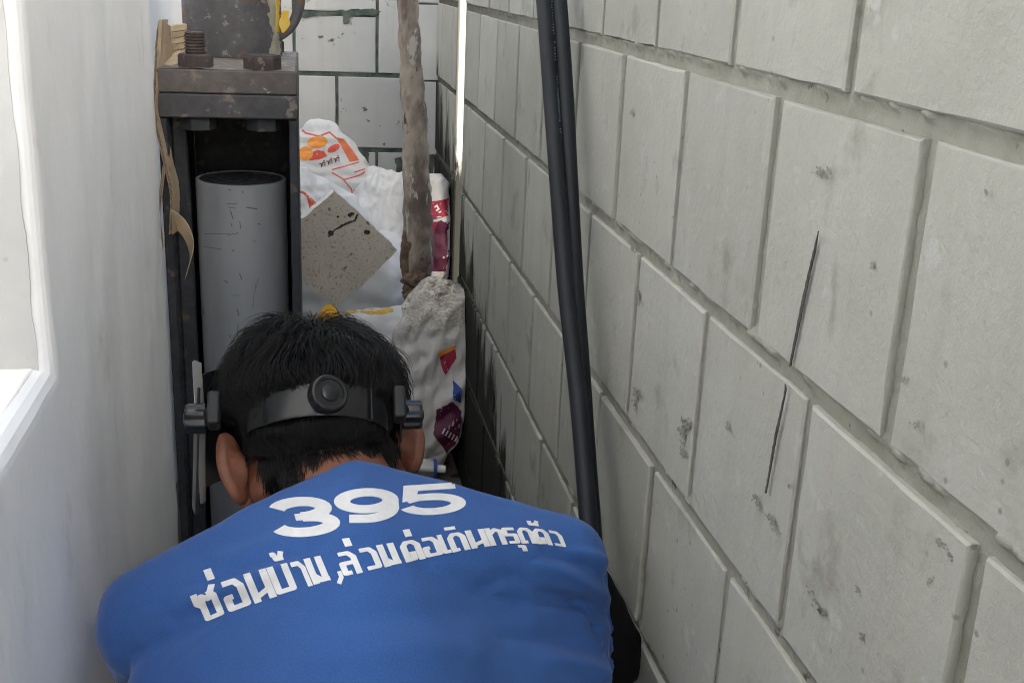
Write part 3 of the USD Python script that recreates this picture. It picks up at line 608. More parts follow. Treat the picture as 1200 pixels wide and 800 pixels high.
# print of the orange fruit sack
red = unary_union([wob([(360, 181), (372, 176), (380, 177), (384, 183), (374, 187), (362, 188)], 1, 31), ell(391, 174, 8, 4, -28)])
pr_(s1, 'print_red', red, t1, M_red, step=3)
pr_(s1, 'print_orange', unary_union([ell(372, 167, 12, 7, -8), ell(358, 180, 9, 8, -20)]), t1, M_orange, step=3, lift=.0012)
pr_(s1, 'print_red', stroke([(352, 150), (358, 156), (374, 160), (386, 155), (395, 163)], .9), t1, M_red, step=3)
pr_(s1, 'print_band', Polygon([(394, 161), (403, 163), (416, 180), (421, 188), (410, 190)]), t1, M_rust, step=3)
lines = [stroke(q, .7) for q in ([(389, 199), (404, 195), (421, 190)], [(402, 211), (420, 206), (430, 200)], [(414, 224), (428, 219), (440, 213)], [(389, 202), (402, 210), (412, 222), (414, 236)], [(415, 202), (428, 198)], [(424, 219), (433, 215)])]
pr_(s1, 'print_red', unary_union(lines), t1, M_red, step=3)
def thai_scribble(cx, cy, n, w, h, slope, seed):
    r = np.random.default_rng(seed); out = []
    for i in range(n):
        x0 = cx + i * w * 1.15; y0 = cy + slope * i * w * 1.15
        out += [stroke([(x0, y0), (x0, y0 - h), (x0 + w * .7, y0 - h), (x0 + w * .7, y0)][(0 if i % 2 else 1):], .55)]
        if i % 2: out.append(Point(x0 + w * .4, y0 - h - 2).buffer(.9))
    return unary_union(out)
pr_(s1, 'print_letters', thai_scribble(374, 196, 6, 3.6, 4.2, -.33, 1), t1, M_ink, step=2, lift=.001)
pr_(s2, 'print_red', unary_union([stroke([(346, 223), (356, 226), (372, 241)], 1.4), wob([(359, 231), (370, 239), (369, 243), (363, 245)], 1.5, 35)]), t2, M_red, step=3)
# print of the corner sack
pr_(s4, 'print_crimson', wob([(506, 236), (526, 232), (528, 252), (505, 258), (501, 250)], 1, 41), t4, M_crimson, step=3)
pr_(s4, 'print_purple', wob([(503, 262), (517, 258), (528, 262), (528, 290), (522, 318), (506, 318), (503, 300), (506, 280)], 1.5, 42), t4, M_purple, step=3)
pr_(s4, 'print_crimson', Polygon([(501, 262), (513, 260), (507, 278)]), t4, M_crimson, step=3, lift=.001)
pr_(s4, 'print_white', unary_union([stroke([(509, 243), (512, 241), (514, 245), (511, 247)], .9), stroke([(514, 249), (517, 248)], .9)]), t4, M_whiteprint, step=2, lift=.0014)
# print of the muddy sack
pr_(s5, 'print_purple', wob([(515, 415), (533, 408), (535, 420), (522, 440), (517, 428)], 1, 44), t5, M_crimson, step=3)
pr_(s5, 'print_orange', Polygon([(513, 413), (534, 404), (534.5, 408), (515, 418)]), t5, M_orange, step=3, lift=.001)
pr_(s5, 'print_blue', wob([(531, 445), (541, 455), (540, 472), (531, 468)], 1.2, 45), t5, M_blue2, step=3)
pr_(s5, 'print_purple', wob([(512, 480), (530, 470), (541, 482), (538, 520), (524, 532), (508, 508)], 2, 46), t5, M_purple, step=3)
pr_(s5, 'print_white', unary_union([stroke([(518 + 3.6 * i, 508 + 2.2 * i), (521.5 + 3.6 * i, 502 + 2.2 * i)], .8) for i in range(5)]), t5, M_whiteprint, step=2, lift=.0014)
pr_(s6, 'print_yellow', unary_union([wob([(392, 362), (420, 356), (445, 360), (458, 357), (462, 366), (440, 369), (420, 366), (395, 372)], 2, 48), wob([(432, 342), (455, 340), (452, 346), (438, 347)], 1.5, 49)]), t6, M_gold, step=3)

# cement board
bd = thing('cement_board', 'broken square of dirty cement board tilted on its corner, leaning on the white sacks', 'board', loc=at(400, 290, 2.44))
quad = wob([(391, 224), (414, 243), (440, 268), (466, 293), (448, 311), (421, 338), (394, 359), (372, 343), (349, 328), (331, 306), (335, 276), (352, 258), (372, 242)], 2.2, 51, .12, 3)
pl_o = at(398, 292, 2.42); pl_n = unit(np.array([.18, -1, -.12]))
def on_plane(px, off=0):
    d = ray(px[:, 0], px[:, 1]); s_ = ((pl_o - EYE) @ pl_n) / (d @ pl_n); return EYE + d * s_[:, None] + pl_n * off
cs = m3.CrossSection([np.array(quad.exterior.coords)[:-1]], m3.FillRule.EvenOdd); q = tri(cs.extrude(1.0).refine_to_length(7))
vz = q.vertices[:, 2]; v = on_plane(q.vertices[:, :2]) + pl_n * ((vz - 1) * .020)[:, None]
face = vz > .99; v = v + pl_n * (np.where(face, .0035 * nfb(v, 45, 6), 0))[:, None]
ff = face[q.faces].all(1)
bt = TM(v, q.faces)
if (bt.face_normals[ff] @ pl_n).mean() < 0: bt.invert()
obj('board_face', TM(v, bt.faces[ff]), M_board, bd, smooth=40)
obj('broken_edge', TM(v, bt.faces[~ff]), M_boardedge, bd, smooth=40)
crk = unary_union([wob(stroke([(385, 277), (392, 270), (400, 265), (408, 261), (416, 258), (419, 252)], 1.0, 'round'), 1.3, 53, .3), wob(ell(388, 273, 3.5, 3, 20), 1.5, 54, .3), wob(ell(411, 251, 4, 2.4, -20), 1.5, 55, .3), wob(ell(430, 272, 3.5, 2.6, 10), 1.5, 56, .3), wob(ell(396, 254, 1.6, 1.2), .8, 57, .3)])
obj('crack', drape(crk, TM(v, bt.faces[ff]), step=3, lift=.0005), M_slit, bd)

# post
po = thing('wooden_post', 'rough weathered wooden post with mortar crust standing among the sacks', 'post', loc=at(486, 340, 2.58))
path = spline([at(*q) for q in [(475, -70, 2.60), (477.5, 0, 2.60), (481, 60, 2.59), (485.5, 130, 2.585), (487.5, 200, 2.58), (490, 250, 2.575), (489.5, 290, 2.57), (489, 330, 2.57)]], 90)
rad = np.interp(np.linspace(0, 1, 90), [0, .3, .55, .75, .9, 1], [.0225, .0245, .028, .033, .037, .035])
t = tube(path, rad, 40); push(t, .010 * nfb(t.vertices, 24, 2) + .006 * nfb(t.vertices, 70, 3)); obj('post_shaft', t, M_wood, po, smooth=60)
def lump(c, r, seed, n=3, amp=.45):
    t = trimesh.creation.icosphere(n, 1.0); v = t.vertices * np.asarray(r); v = v * (1 + amp * 2 * nfb(t.vertices, 2.2, seed, 4))[:, None]; return TM(v + c, t.faces)
obj('crust', lump(at(476, 300, 2.555), (.014, .016, .055), 3), M_crust, po, smooth=60)
obj('crust', lump(at(487, 328, 2.54), (.028, .022, .026), 5, amp=.7), M_crust, po, smooth=60)
obj('crust', lump(at(481, 343, 2.535), (.020, .018, .020), 6, amp=.8), M_crust, po, smooth=60)
obj('crust', lump(at(498, 305, 2.555), (.016, .016, .030), 8, amp=.6), M_crust, po, smooth=60)

# debris on the floor and a small can
can = thing('small_metal_can', 'small shiny metal can with a dark blue rim lying near the mouldy wall', 'can', loc=at(505, 547, 2.05))
c0 = at(489, 548, 2.06); ax = unit(at(512, 549, 2.06) - c0)
obj('can_body', lathe(c0 - ax * .05, ax, [(0, 0), (0, .019), (.05, .019), (.081, .019), (.082, .018)], 32), M_silver, can, smooth=40)
obj('rim', lathe(c0 - ax * .05, ax, [(.080, .0185), (.081, .0205), (.0865, .0205), (.088, .017), (.088, 0)], 32), M_blue2, can, smooth=40)
obj('cap', lathe(c0 - ax * .05, ax, [(.0885, .008), (.106, .0075), (.107, 0)], 24), M_whiteprint, can, smooth=40)
rb = np.random.default_rng(12); pcs = []
for i in range(170):
    x_, y_ = rb.uniform(.05, .335), rb.uniform(1.85, 2.7); r_ = rb.uniform(.004, .016)
    pcs.append(lump(np.array([x_, y_, .012 + r_ * .35]), (r_, r_ * rb.uniform(.6, 1), r_ * .6), i + 200, n=1, amp=.5))
tag(obj('rubble', cat(*pcs), M_crust), 'small crumbs of mortar and dirt scattered on the alley floor', 'rubble', kind='stuff')

# ------------------------------------------------------------------ the person
PR = FPX
def ps(px, py, y, rpx): return at(px, py, y), rpx * y / (PR * 1.03)
NB = ps(416, 588, .975, 56); TL = ps(306, 655, .96, 72); SR = ps(656, 658, .955, 66); SL = ps(183, 729, .955, 77)
MBR = ps(662, 795, .90, 70); MBL = ps(215, 850, .87, 92); UB = ps(425, 690, .885, 108); MB = ps(430, 850, .80, 175); PV = (np.array([.045, .70, .27]), .125)
body_c = at(388, 480, 1.03)
# head axes: nods forward, turned a little left, tilted left
yaw, pit, rol = math.radians(9), math.radians(38), math.radians(-4)
hf = np.array([-math.sin(yaw) * math.cos(pit), math.cos(yaw) * math.cos(pit), -math.sin(pit)])
hr0 = np.array([math.cos(yaw), math.sin(yaw), 0]); hu0 = np.cross(hr0, hf)
hR = math.cos(rol) * hr0 - math.sin(rol) * hu0; hU = math.sin(rol) * hr0 + math.cos(rol) * hu0; HR = np.c_[hR, hf, hU]
if HR[2, 0] < 0: pass
HC = body_c + HR @ np.array([0, .085, -.005])
def H(x_, f_, u_): return HC + HR @ np.array([x_, f_, u_]) * 1.05
def hs_(x_, f_, u_, r_): return (H(x_, f_, u_), r_)
head = bone(hs_(-.012, -.025, .030, .066), hs_(.012, -.025, .030, .066), hs_(0, .035, .038, .062), hs_(0, -.045, .010, .055), hs_(-.014, 0, .054, .063), hs_(.014, 0, .054, .063))
head = head + bone(hs_(-.020, .045, .005, .050), hs_(.020, .045, .005, .050), hs_(0, .062, -.070, .028), hs_(-.054, .008, -.040, .024), hs_(.054, .008, -.040, .024), hs_(-.038, .015, -.055, .026), hs_(.038, .015, -.055, .026), hs_(0, -.02, -.02, .055))
nose = bone(hs_(0, .096, .008, .006), hs_(0, .110, -.022, .010), hs_(-.012, .098, -.026, .007), hs_(.012, .098, -.026, .007))
brow = bone(hs_(-.032, .086, .022, .009), hs_(.032, .086, .022, .009)); lips = bone(hs_(-.018, .092, -.048, .006), hs_(.018, .092, -.048, .006))
neck = bone(hs_(0, -.030, -.045, .052), hs_(0, -.012, -.060, .050), (NB[0] + [0, .012, -.03], .058))
trunk = m3.Manifold.batch_hull([sph(p_, r_ - .012) for p_, r_ in (NB, SR, SL, UB)]) + m3.Manifold.batch_hull([sph(p_, r_ - .014) for p_, r_ in ((SR[0] + [-.05, .0, -.03], SR[1] - .01), (SL[0] + [.05, 0, -.0], SL[1] - .01), UB, MB)]) + bone((MB[0], MB[1] - .014), (PV[0], PV[1] - .012))
ER, EL = at(723, 768, 1.035), np.array([-.145, 1.06, EYE_Z - .70]); WR_, WL_ = np.array([.115, 1.245, EYE_Z - .70]), np.array([-.055, 1.33, EYE_Z - .66])
arms = bone((SR[0] + [0, .01, -.01], .036), (ER, .027)) + bone((ER, .027), (WR_, .024)) + bone((SL[0], .048), (EL, .038)) + bone((EL, .037), (WL_, .026))
def hand(wr, dirv, palm_n, side):
    """Palm, thumb and four fingers of unequal length, curled round what they hold."""
    d = unit(dirv); n = unit(palm_n - d * (np.asarray(palm_n) @ d)); s = np.cross(d, n) * side; out = []
    base = wr + d * .02
    out.append(m3.Manifold.batch_hull([sph(base + s * k * .022, .014, 12) for k in (-1, 1)] + [sph(wr + d * .085 + s * k * .032, .011, 12) for k in (-1, 1)]))
    out.append(bone((wr, .025), (base, .019)))
    for i, (o_, L) in enumerate(zip((-.031, -.010, .011, .031), (.070, .080, .074, .056))):
        p0 = wr + d * .085 + s * o_; a1 = unit(d * .75 + n * .65); a2 = unit(d * .05 + n); a3 = unit(-d * .6 + n * .8)
        p1 = p0 + a1 * L * .48; p2 = p1 + a2 * L * .32; p3 = p2 + a3 * L * .24
        out += [bone((p0, .0098), (p1, .0088)), bone((p1, .0088), (p2, .0080)), bone((p2, .0080), (p3, .0070))]
    q0 = wr + d * .03 - s * .030; q1 = q0 + unit(d * .6 - s * .7 + n * .35) * .040; q2 = q1 + unit(d * .7 - s * .1 + n * .7) * .032
    out += [bone((q0, .0125), (q1, .0105)), bone((q1, .0105), (q2, .0085))]
    r_ = out[0]
    for o in out[1:]: r_ = r_ + o
    return r_
hands = hand(WR_, np.array([-.35, .85, .1]), np.array([-.5, -.1, -.85]), 1) + hand(WL_, np.array([.25, .9, .05]), np.array([.4, -.1, -.9]), -1)
KN = [np.array([s_ * .13 + .05, 1.13, .42]) for s_ in (-1, 1)]; AN = [np.array([s_ * .12 + .05, .93, .10]) for s_ in (-1, 1)]; HP = [PV[0] + [s_ * .075, .01, -.01] for s_ in (-1, 1)]
legs = None
for h_, k_, a_ in zip(HP, KN, AN):
    g_ = bone((h_, .085), (k_, .056)) + bone((k_, .054), ((k_ + a_) / 2 + [0, -.02, 0], .050), (a_, .037)) + bone((a_, .036), (a_ + [0, -.04, -.05], .03), (a_ + [0, .14, -.07], .026))
    legs = g_ if legs is None else legs + g_
bm = tri((head + nose + brow + lips + neck + trunk + arms + hands + legs).refine_to_length(.009)); smooth_mesh(bm, 12)
# ears: seen from behind, standing off the head
def ear(side, turn):
    n, m = 34, 12; th = np.linspace(0, 2 * np.pi, n, endpoint=False); V, F = [], []
    # outline in the ear's plane (back, up), tall with a lobe
    out = np.c_[.0185 * np.cos(th) * (1 + .18 * np.sin(th)), .034 * np.sin(th) - .002 * np.cos(2 * th)]
    for k, (s_, w_) in enumerate([(0, .004), (.35, .0035), (.6, .007), (.8, .011), (.93, .0125), (1.0, .0105), (1.0, .0070), (.92, .0040), (.80, .0008), (.62, .0032), (.30, -.006), (0, -.008)]):
        w = w_ + .004 * np.maximum(0, -np.sin(th)) * -1 * s_
        V.append(np.c_[np.full(n, 0) + w, out * s_])
    V = np.vstack(V); K = 12
    for k in range(K - 1):
        for i in range(n):
            j = (i + 1) % n; F += [[k * n + i, k * n + j, (k + 1) * n + j], [k * n + i, (k + 1) * n + j, (k + 1) * n + i]]
    # V: (out of the ear plane, back, up): hinge at the front edge, flared by "turn"
    o, bk, u = V[:, 0], -V[:, 1] + .016, V[:, 2]
    c, s_ = math.cos(turn), math.sin(turn)
    x_ = bk * s_ + o * c; f_ = -bk * c + o * s_
    loc = np.c_[side * (.076 + x_ * 1.12), .016 + f_ * 1.1 - .006, u * 1.14 - .020 - .12 * f_]
    t = TM(HC + loc @ HR.T, np.array(F)); 
    t = tri(to_man(trimesh.Trimesh(t.vertices, t.faces, process=True)).refine_to_length(.004)) if False else t
    push(t, .004 * nfb(t.vertices, 75, 3)); smooth_mesh(t, 1)
    return t
person = thing('person', 'squatting person in a blue shirt with white lettering, back turned', 'person', loc=(.05, .95, 0))
obj('body', bm, M_skin, person, smooth=True)
for sd_, tn in ((-1, .60), (1, .46)): obj('ear', ear(sd_, tn), M_skin, person, smooth=True)
for sd_ in (-1, 1): obj('eye', trimesh.creation.icosphere(2, .0105).apply_translation(H(sd_ * .031, .086, .004)), M_eye, person, smooth=True)

# shirt
sh = m3.Manifold.batch_hull([sph(*q, 40) for q in (NB, TL, SR, SL, UB)]) + m3.Manifold.batch_hull([sph(p_, r_, 40) for p_, r_ in ((SR[0] + [-.04, 0, -.03], SR[1] * .95), (SL[0] + [.05, 0, 0], SL[1]), UB, MB, MBR, MBL)]) + bone(MB, (PV[0], PV[1] + .006))
SLR = at(671, 738, .965); SLL = SL[0] * .35 + EL * .65
sh = sh + bone((SR[0], SR[1] * .97), (SLR, .0405)) + bone((SLR, .0405), MBR, ps(662, 764, .935, 64)) + bone((SL[0], SL[1] * .98), (SLL, .058))
sh = tri(sh.refine_to_length(.0075)); smooth_mesh(sh, 40)
sh = tri(to_man(sh).refine_to_length(.005)) if len(sh.faces) < 60000 else sh
smooth_mesh(sh, 10)
px = topx(sh.vertices); vn = normals(sh); facing = np.clip((vn @ -CF) * 2, 0, 1)
folds = [([(728, 668), (706, 655), (676, 646)], 7, .0042), ([(724, 690), (700, 672), (668, 655), (640, 648)], 8, -.0045), ([(722, 706), (700, 690), (668, 672), (634, 662)], 7, .0045), ([(722, 722), (700, 714), (668, 703), (636, 695)], 8, -.005), ([(722, 740), (700, 731), (664, 722), (620, 716)], 8, .0052), ([(716, 768), (690, 756), (640, 748), (590, 746)], 10, -.004), ([(715, 790), (680, 778), (640, 772)], 9, .004),
         ([(262, 668), (300, 662), (345, 648), (380, 632)], 9, -.003), ([(220, 700), (262, 690), (318, 668), (352, 655)], 10, .0036), ([(205, 730), (250, 712), (300, 700)], 10, -.003), ([(360, 600), (330, 625), (296, 640), (255, 655)], 9, .0022), ([(430, 548), (425, 562), (380, 572), (340, 590)], 8, .0014), ([(350, 735), (430, 722), (520, 720), (590, 728)], 16, -.0028), ([(380, 775), (470, 762), (560, 768)], 16, .003), ([(470, 552), (520, 562), (580, 585)], 8, .0014), ([(560, 690), (600, 676), (650, 690)], 10, -.0018)]
d = np.zeros(len(px))
for pts, w_, amp in folds:
    q = spline(np.array(pts, float), 60); kd = cKDTree(q); dd, ii = kd.query(px)
    fade = np.sin(np.pi * np.clip((ii + 6) / 71.0, 0, 1)) ** .6
    d += 1.45 * amp * fade * np.exp(-(dd / w_) ** 2)
d *= facing
d += .0095 * nfb(sh.vertices @ np.array([[1, 0, 0], [0, 1, 0], [.55, 0, 1.3]]), 13, 9, 3) + .0016 * nfb(sh.vertices, 45, 10, 3)
push(sh, d); smooth_mesh(sh, 8)
shirt = obj('shirt', sh, M_shirt, person, smooth=True)
cq = [np.array([math.cos(t_), math.sin(t_)]) for t_ in np.linspace(0, 2 * np.pi, 40)]

# lettering on the back
def arc(cx, cy, rx, ry, a0, a1, n=18):
    t_ = np.radians(np.linspace(a0, a1, n)); return list(zip(cx + rx * np.cos(t_), cy + ry * np.sin(t_)))
PW = .118
three = unary_union([stroke(arc(.46, .70, .34, .20, 166, -91), PW, join='round'), stroke(arc(.47, .30, .39, .20, 91, -166), PW, join='round'), stroke([(.36, .50), (.52, .50)], .085)])
nine = unary_union([stroke(arc(.48, .64, .36, .25, 0, 362, 40), PW, join='round'), stroke([(.84, .66), (.82, .44)] + arc(.44, .44, .38, .33, -10, -94, 14) + [(.16, .14)], PW, join='round')])
five = unary_union([Polygon([(.14, 1.0), (.92, 1.0), (.92, .80), (.34, .80), (.30, .62), (.22, .50), (.06, .44)]), stroke([(.12, .50), (.30, .57)] + arc(.50, .32, .40, .25, 94, -166, 30), PW * .95, join='round')])
def warp(shape, quadpx):
    TL, TR, BL, BR = map(np.array, quadpx)
    def f(c):
        c = np.asarray(c); u, v = c[:, :1], c[:, 1:2]
        return (1 - v) * ((1 - u) * BL + u * BR) + v * ((1 - u) * TL + u * TR)
    return unary_union([Polygon(f(p_.segmentize(.06).exterior.coords), [f(h.coords) for h in p_.segmentize(.06).interiors]).buffer(0) for p_ in polys(shape)])
nums = [(three, ((311, 586), (392, 580), (323, 631), (404, 624))), (nine, ((388, 575), (466, 570), (398, 614), (477, 609))), (five, ((462, 570), (538, 565), (471, 604), (548, 599)))]
for i, (g_, q_) in enumerate(nums): obj('printed_numeral', drape(warp(g_, q_), sh, step=2, lift=.0005, thick=.0005), M_print, shirt, smooth=40)
S = lambda *p_: [list(p_)]
# loopless letters as pen strokes in a unit box (x, y up)
GL = {
 'so_so': S((.10, .92), (.10, .62), (.30, .50), (.30, .10), (.88, .10), (.88, .72), (.70, .88)) + S((.30, .50), (.36, .80), (.62, .66), (.98, 1.02)),
 'o': S((.14, .90), (.66, .90), (.86, .72), (.86, .10), (.14, .10), (.14, .46), (.40, .46)),
 'mo': S((.16, 1.0), (.16, .0)) + S((.16, .16), (.84, .36)) + S((.84, 0), (.84, 1.0)),
 'bo': S((.16, 1.0), (.16, .10), (.84, .10), (.84, 1.0)),
 'aa': S((.10, .90), (.55, .90), (.76, .72), (.76, 0)),
 'no': S((.16, 1.0), (.16, .0)) + S((.16, .34), (.50, .10), (1.0, .10)) + S((.78, .10), (.78, 1.0)),
 'comma': S((.6, .26), (.6, .02), (.3, -.20)),
 'so': S((.14, .90), (.62, .90), (.84, .72), (.84, .0)) + S((.84, .50), (.16, .50), (.16, .10), (.50, .10)),
 'wo': S((.14, .90), (.64, .90), (.84, .72), (.84, .10), (.20, .10)),
 'to': S((.16, 0), (.16, .74), (.34, .90), (.66, .90), (.84, .74), (.84, 0)) + S((.16, .10), (.50, .10), (.50, .44)),
 'e': S((.34, 1.0), (.34, .10), (.80, .10)),
 'tho': S((.16, 1.0), (.16, 0)) + S((.16, .62), (.55, .90), (.84, .80), (.84, 0)),
 'ro': S((.90, .90), (.16, .90), (.16, .54), (.84, .54), (.84, .10), (.20, .10)),
 'do': S((.16, 0), (.16, .74), (.34, .90), (.66, .90), (.84, .74), (.84, 0)) + S((.16, .10), (.46, .10)),
 'mai_ek': S((.5, 1.16), (.5, 1.50)),
 'mai_tho': S((.08, 1.40), (.34, 1.40), (.40, 1.22), (.98, 1.22)) + S((.70, 1.22), (.98, 1.46)),
 'sara_i': S((.0, 1.24), (1.0, 1.24)),
 'han': S((.08, 1.44), (.10, 1.24), (1.0, 1.24)) + S((.60, 1.24), (.95, 1.48)),
 'sara_u': S((.1, -.16), (.8, -.16), (.8, -.46)),
}
TB = np.array([(246, 728, 36), (284, 713, 35), (312, 702, 33.5), (338, 694.5, 32), (379, 682.5, 29), (414, 672, 27), (439, 667, 25.5), (464, 662, 25), (488, 657, 24), (509, 652.6, 23.5), (526, 648, 22.5), (540, 645, 22), (565, 640.5, 20), (585, 638, 19.2), (603, 637, 19), (620, 637, 18.8), (639, 638, 18.6), (658, 640, 18.4)])
from scipy.interpolate import UnivariateSpline
fb, fh = UnivariateSpline(TB[:, 0], TB[:, 1], s=4), UnivariateSpline(TB[:, 0], TB[:, 2], s=3)
text = [('so_so', 238, 266), ('mai_ek', 260, 270), ('o', 270, 295), ('mo', 300, 324), ('bo', 326.5, 348.5), ('mai_tho', 333, 350), ('aa', 351, 366), ('no', 369, 391), ('comma', 393.5, 402), ('so', 404, 424.5), ('mai_ek', 417, 427), ('wo', 428.5, 448), ('no', 452, 474), ('to', 477, 498), ('mai_ek', 486, 495), ('o', 500.5, 519.5), ('e', 521.5, 531.5), ('do', 531.5, 550.5), ('sara_i', 530, 546), ('mo', 554, 574), ('tho', 576.5, 594), ('ro', 595.5, 610.5), ('sara_u', 604, 614), ('do', 612.5, 628.5), ('to', 630.5, 647), ('han', 629, 642), ('wo', 648.5, 663)]
for nm, xa, xb in text:
    xa, xb = xa - .9, xb + .9
    allp = np.array([p_ for s_ in GL[nm] for p_ in s_]); x0_, x1_ = allp[:, 0].min(), allp[:, 0].max(); thin = x1_ - x0_ < .01
    # the pen is drawn in a narrowed box, so that upright strokes come out heavier than level ones
    pen, wid = .060 if nm == 'so_so' else .078, .50 if xb - xa > 12 or nm in ('sara_i', 'han') else .34
    g_ = unary_union([LineString([(wid / 2 if thin else pen + (x_ - x0_) / (x1_ - x0_) * (wid - 2 * pen), y_) for x_, y_ in s_]).buffer(pen if not thin else .12, cap_style='flat', join_style='round', quad_segs=3) for s_ in GL[nm]])
    def f(c):
        c = np.asarray(c); xs = xa + c[:, 0] / wid * (xb - xa); h_ = fh(xs)
        return np.c_[xs - .42 * c[:, 1] * h_, fb(xs) - c[:, 1] * h_]
    g_ = unary_union([Polygon(f(p_.segmentize(.1).exterior.coords), [f(h.coords) for h in p_.segmentize(.1).interiors]).buffer(0) for p_ in polys(g_)])
    q_ = drape(g_, sh, step=3, lift=.0005, thick=.0005)
    if q_ is not None: obj('printed_letter', q_, M_print, shirt, smooth=40)

# black sleeve, trousers, shoes
slv = tri((bone((SR[0] * .70 + ER * .30, .038), (ER, .034)) + bone((ER, .032), (ER * .35 + WR_ * .65, .030))).refine_to_length(.01)); smooth_mesh(slv, 8); push(slv, .005 * nfb(slv.vertices, 30, 4)); obj('arm_sleeve', slv, M_black, person, smooth=True)
slv = tri((bone((SL[0] * .45 + EL * .55, .049), (EL, .043)) + bone((EL, .043), (EL * .35 + WL_ * .65, .033))).refine_to_length(.01)); smooth_mesh(slv, 8); push(slv, .005 * nfb(slv.vertices, 30, 5)); obj('arm_sleeve', slv, M_black, person, smooth=True)
tr = bone((PV[0], PV[1] + .002), (PV[0] + [0, .02, .03], .11))
for h_, k_, a_ in zip(HP, KN, AN): tr = tr + bone((h_, .098), (k_, .066)) + bone((k_, .064), ((k_ + a_) / 2 + [0, -.02, 0], .060), (a_ + [0, 0, .02], .052))
tr = tri(tr.refine_to_length(.012)); smooth_mesh(tr, 10); push(tr, .006 * nfb(tr.vertices, 18, 6)); obj('trousers', tr, M_black, person, smooth=True)
for a_ in AN:
    t = tri((bone((a_ + [0, -.045, -.05], .038), (a_ + [0, .15, -.07], .033)) + bone((a_ + [0, -.01, -.01], .045), (a_ + [0, -.03, -.05], .042))).refine_to_length(.01)); smooth_mesh(t, 5); t.vertices[:, 2] = np.maximum(t.vertices[:, 2], .008); obj('shoe', t, M_shoe, person, smooth=True)

# hair
hm = tri((head + bone(hs_(0, -.030, -.045, .052), hs_(0, -.030, -.075, .051), hs_(0, -.055, -.125, .050))).refine_to_length(.004)); smooth_mesh(hm, 12); hn = normals(hm); hl = (hm.vertices - HC) @ HR
ang = np.arctan2(hl[:, 0], hl[:, 1])                     # 0 front, +-pi back
aa_ = np.abs(ang)
line = np.interp(aa_, [0, .6, 1.15, 1.35, 1.75, 2.05, 2.5, 3.15], [.074, .064, .037, -.005, .005, -.076, -.122, -.140])
keep = hl[:, 2] > line
fk = keep[hm.faces].all(1)
capv = hm.vertices + hn * np.clip((hl[:, 2] - line) * .15, 0, .0018)[:, None]
cap = TM(capv, hm.faces[fk]); cap.remove_unreferenced_vertices()
hair = obj('hair', cap, M_haircap, person, smooth=True)
kd = cKDTree(hm.vertices)
# the headband's plane, through the side knobs and the ratchet knob
KLp, KRp, KBp = at(240, 489, 1.045), at(476, 484, 1.045), at(383, 419, .93)
bn_ = unit(np.cross(KRp - KLp, KBp - KLp)); bn_ = bn_ if bn_[2] > 0 else -bn_
bo_ = (KLp + KRp) / 2
rh = np.random.default_rng(77)
samp = trimesh.Trimesh(hm.vertices, hm.faces[fk], process=False)
NS = 20000
pts, fi = trimesh.sample.sample_surface(samp, NS, seed=7)
whorl = H(.012, -.012, .118); up_w = hU
K = 7; P = np.zeros((NS, K, 3)); P[:, 0] = pts
lz = ((pts - HC) @ HR)[:, 2]; top_ = np.clip((lz + .02) / .09, 0, 1)
Ln = (.022 + .030 * top_) * rh.uniform(.7, 1.15, NS)
lift = (.0050 + .0150 * top_) * rh.uniform(.5, 1.2, NS)
clump = np.stack([nfb(pts, 34, 21 + i_, 2) + .8 * nfb(pts, 110, 25 + i_, 2) for i_ in range(3)], 1) * 3.8 + rh.normal(0, .12, (NS, 3))
lift = lift * (1 + 1.5 * nfb(pts, 55, 41, 2) + 1.2 * nfb(pts, 130, 42, 2)); Ln = Ln * (1 + .8 * nfb(pts, 60, 43, 2))
q = pts.copy()
dist0 = (pts - bo_) @ bn_
for k in range(1, K):
    dd, ii = kd.query(q); n_ = hn[ii]
    away = q - whorl; tdir = away + np.array([0, 0, -.02]) * 1.0
    tdir = tdir / np.linalg.norm(tdir, axis=1, keepdims=True) + clump * .42
    tdir = unit(tdir - n_ * (tdir * n_).sum(1)[:, None])
    q = q + tdir * (Ln / (K - 1))[:, None]
    dd, ii = kd.query(q); n_ = hn[ii]
    s_ = k / (K - 1); hgt = lift * (1 - (1 - s_) ** 2.2) * (1 - .25 * s_)
    bd_ = (q - bo_) @ bn_; nearb = np.exp(-(bd_ / .015) ** 4)
    backness = np.ones(NS)
    hgt = hgt * (1 - nearb * .8) + .0008 * (1 + nearb)
    q = q + n_ * (hgt - ((q - hm.vertices[ii]) * n_).sum(1))[:, None]
    P[:, k] = q
cv = UsdGeom.BasisCurves.Define(stage, str(hair.GetPath()) + '/hair_strands')
cv.CreateTypeAttr('cubic'); cv.CreateBasisAttr('catmullRom'); cv.CreateWrapAttr('pinned')
cv.CreateCurveVertexCountsAttr(Vt.IntArray.FromNumpy(np.full(NS, K, np.int32)))
cv.CreatePointsAttr(Vt.Vec3fArray.FromNumpy((P.reshape(-1, 3) - BASE[str(person.GetPath())]).astype(np.float32)))
wd = np.tile(np.array([.00060, .00064, .00062, .00056, .00046, .00032, .0001]), NS).astype(np.float32)
cv.CreateWidthsAttr(Vt.FloatArray.FromNumpy(wd)); cv.SetWidthsInterpolation('vertex')
UsdShade.MaterialBindingAPI.Apply(cv.GetPrim()).Bind(M_hair)

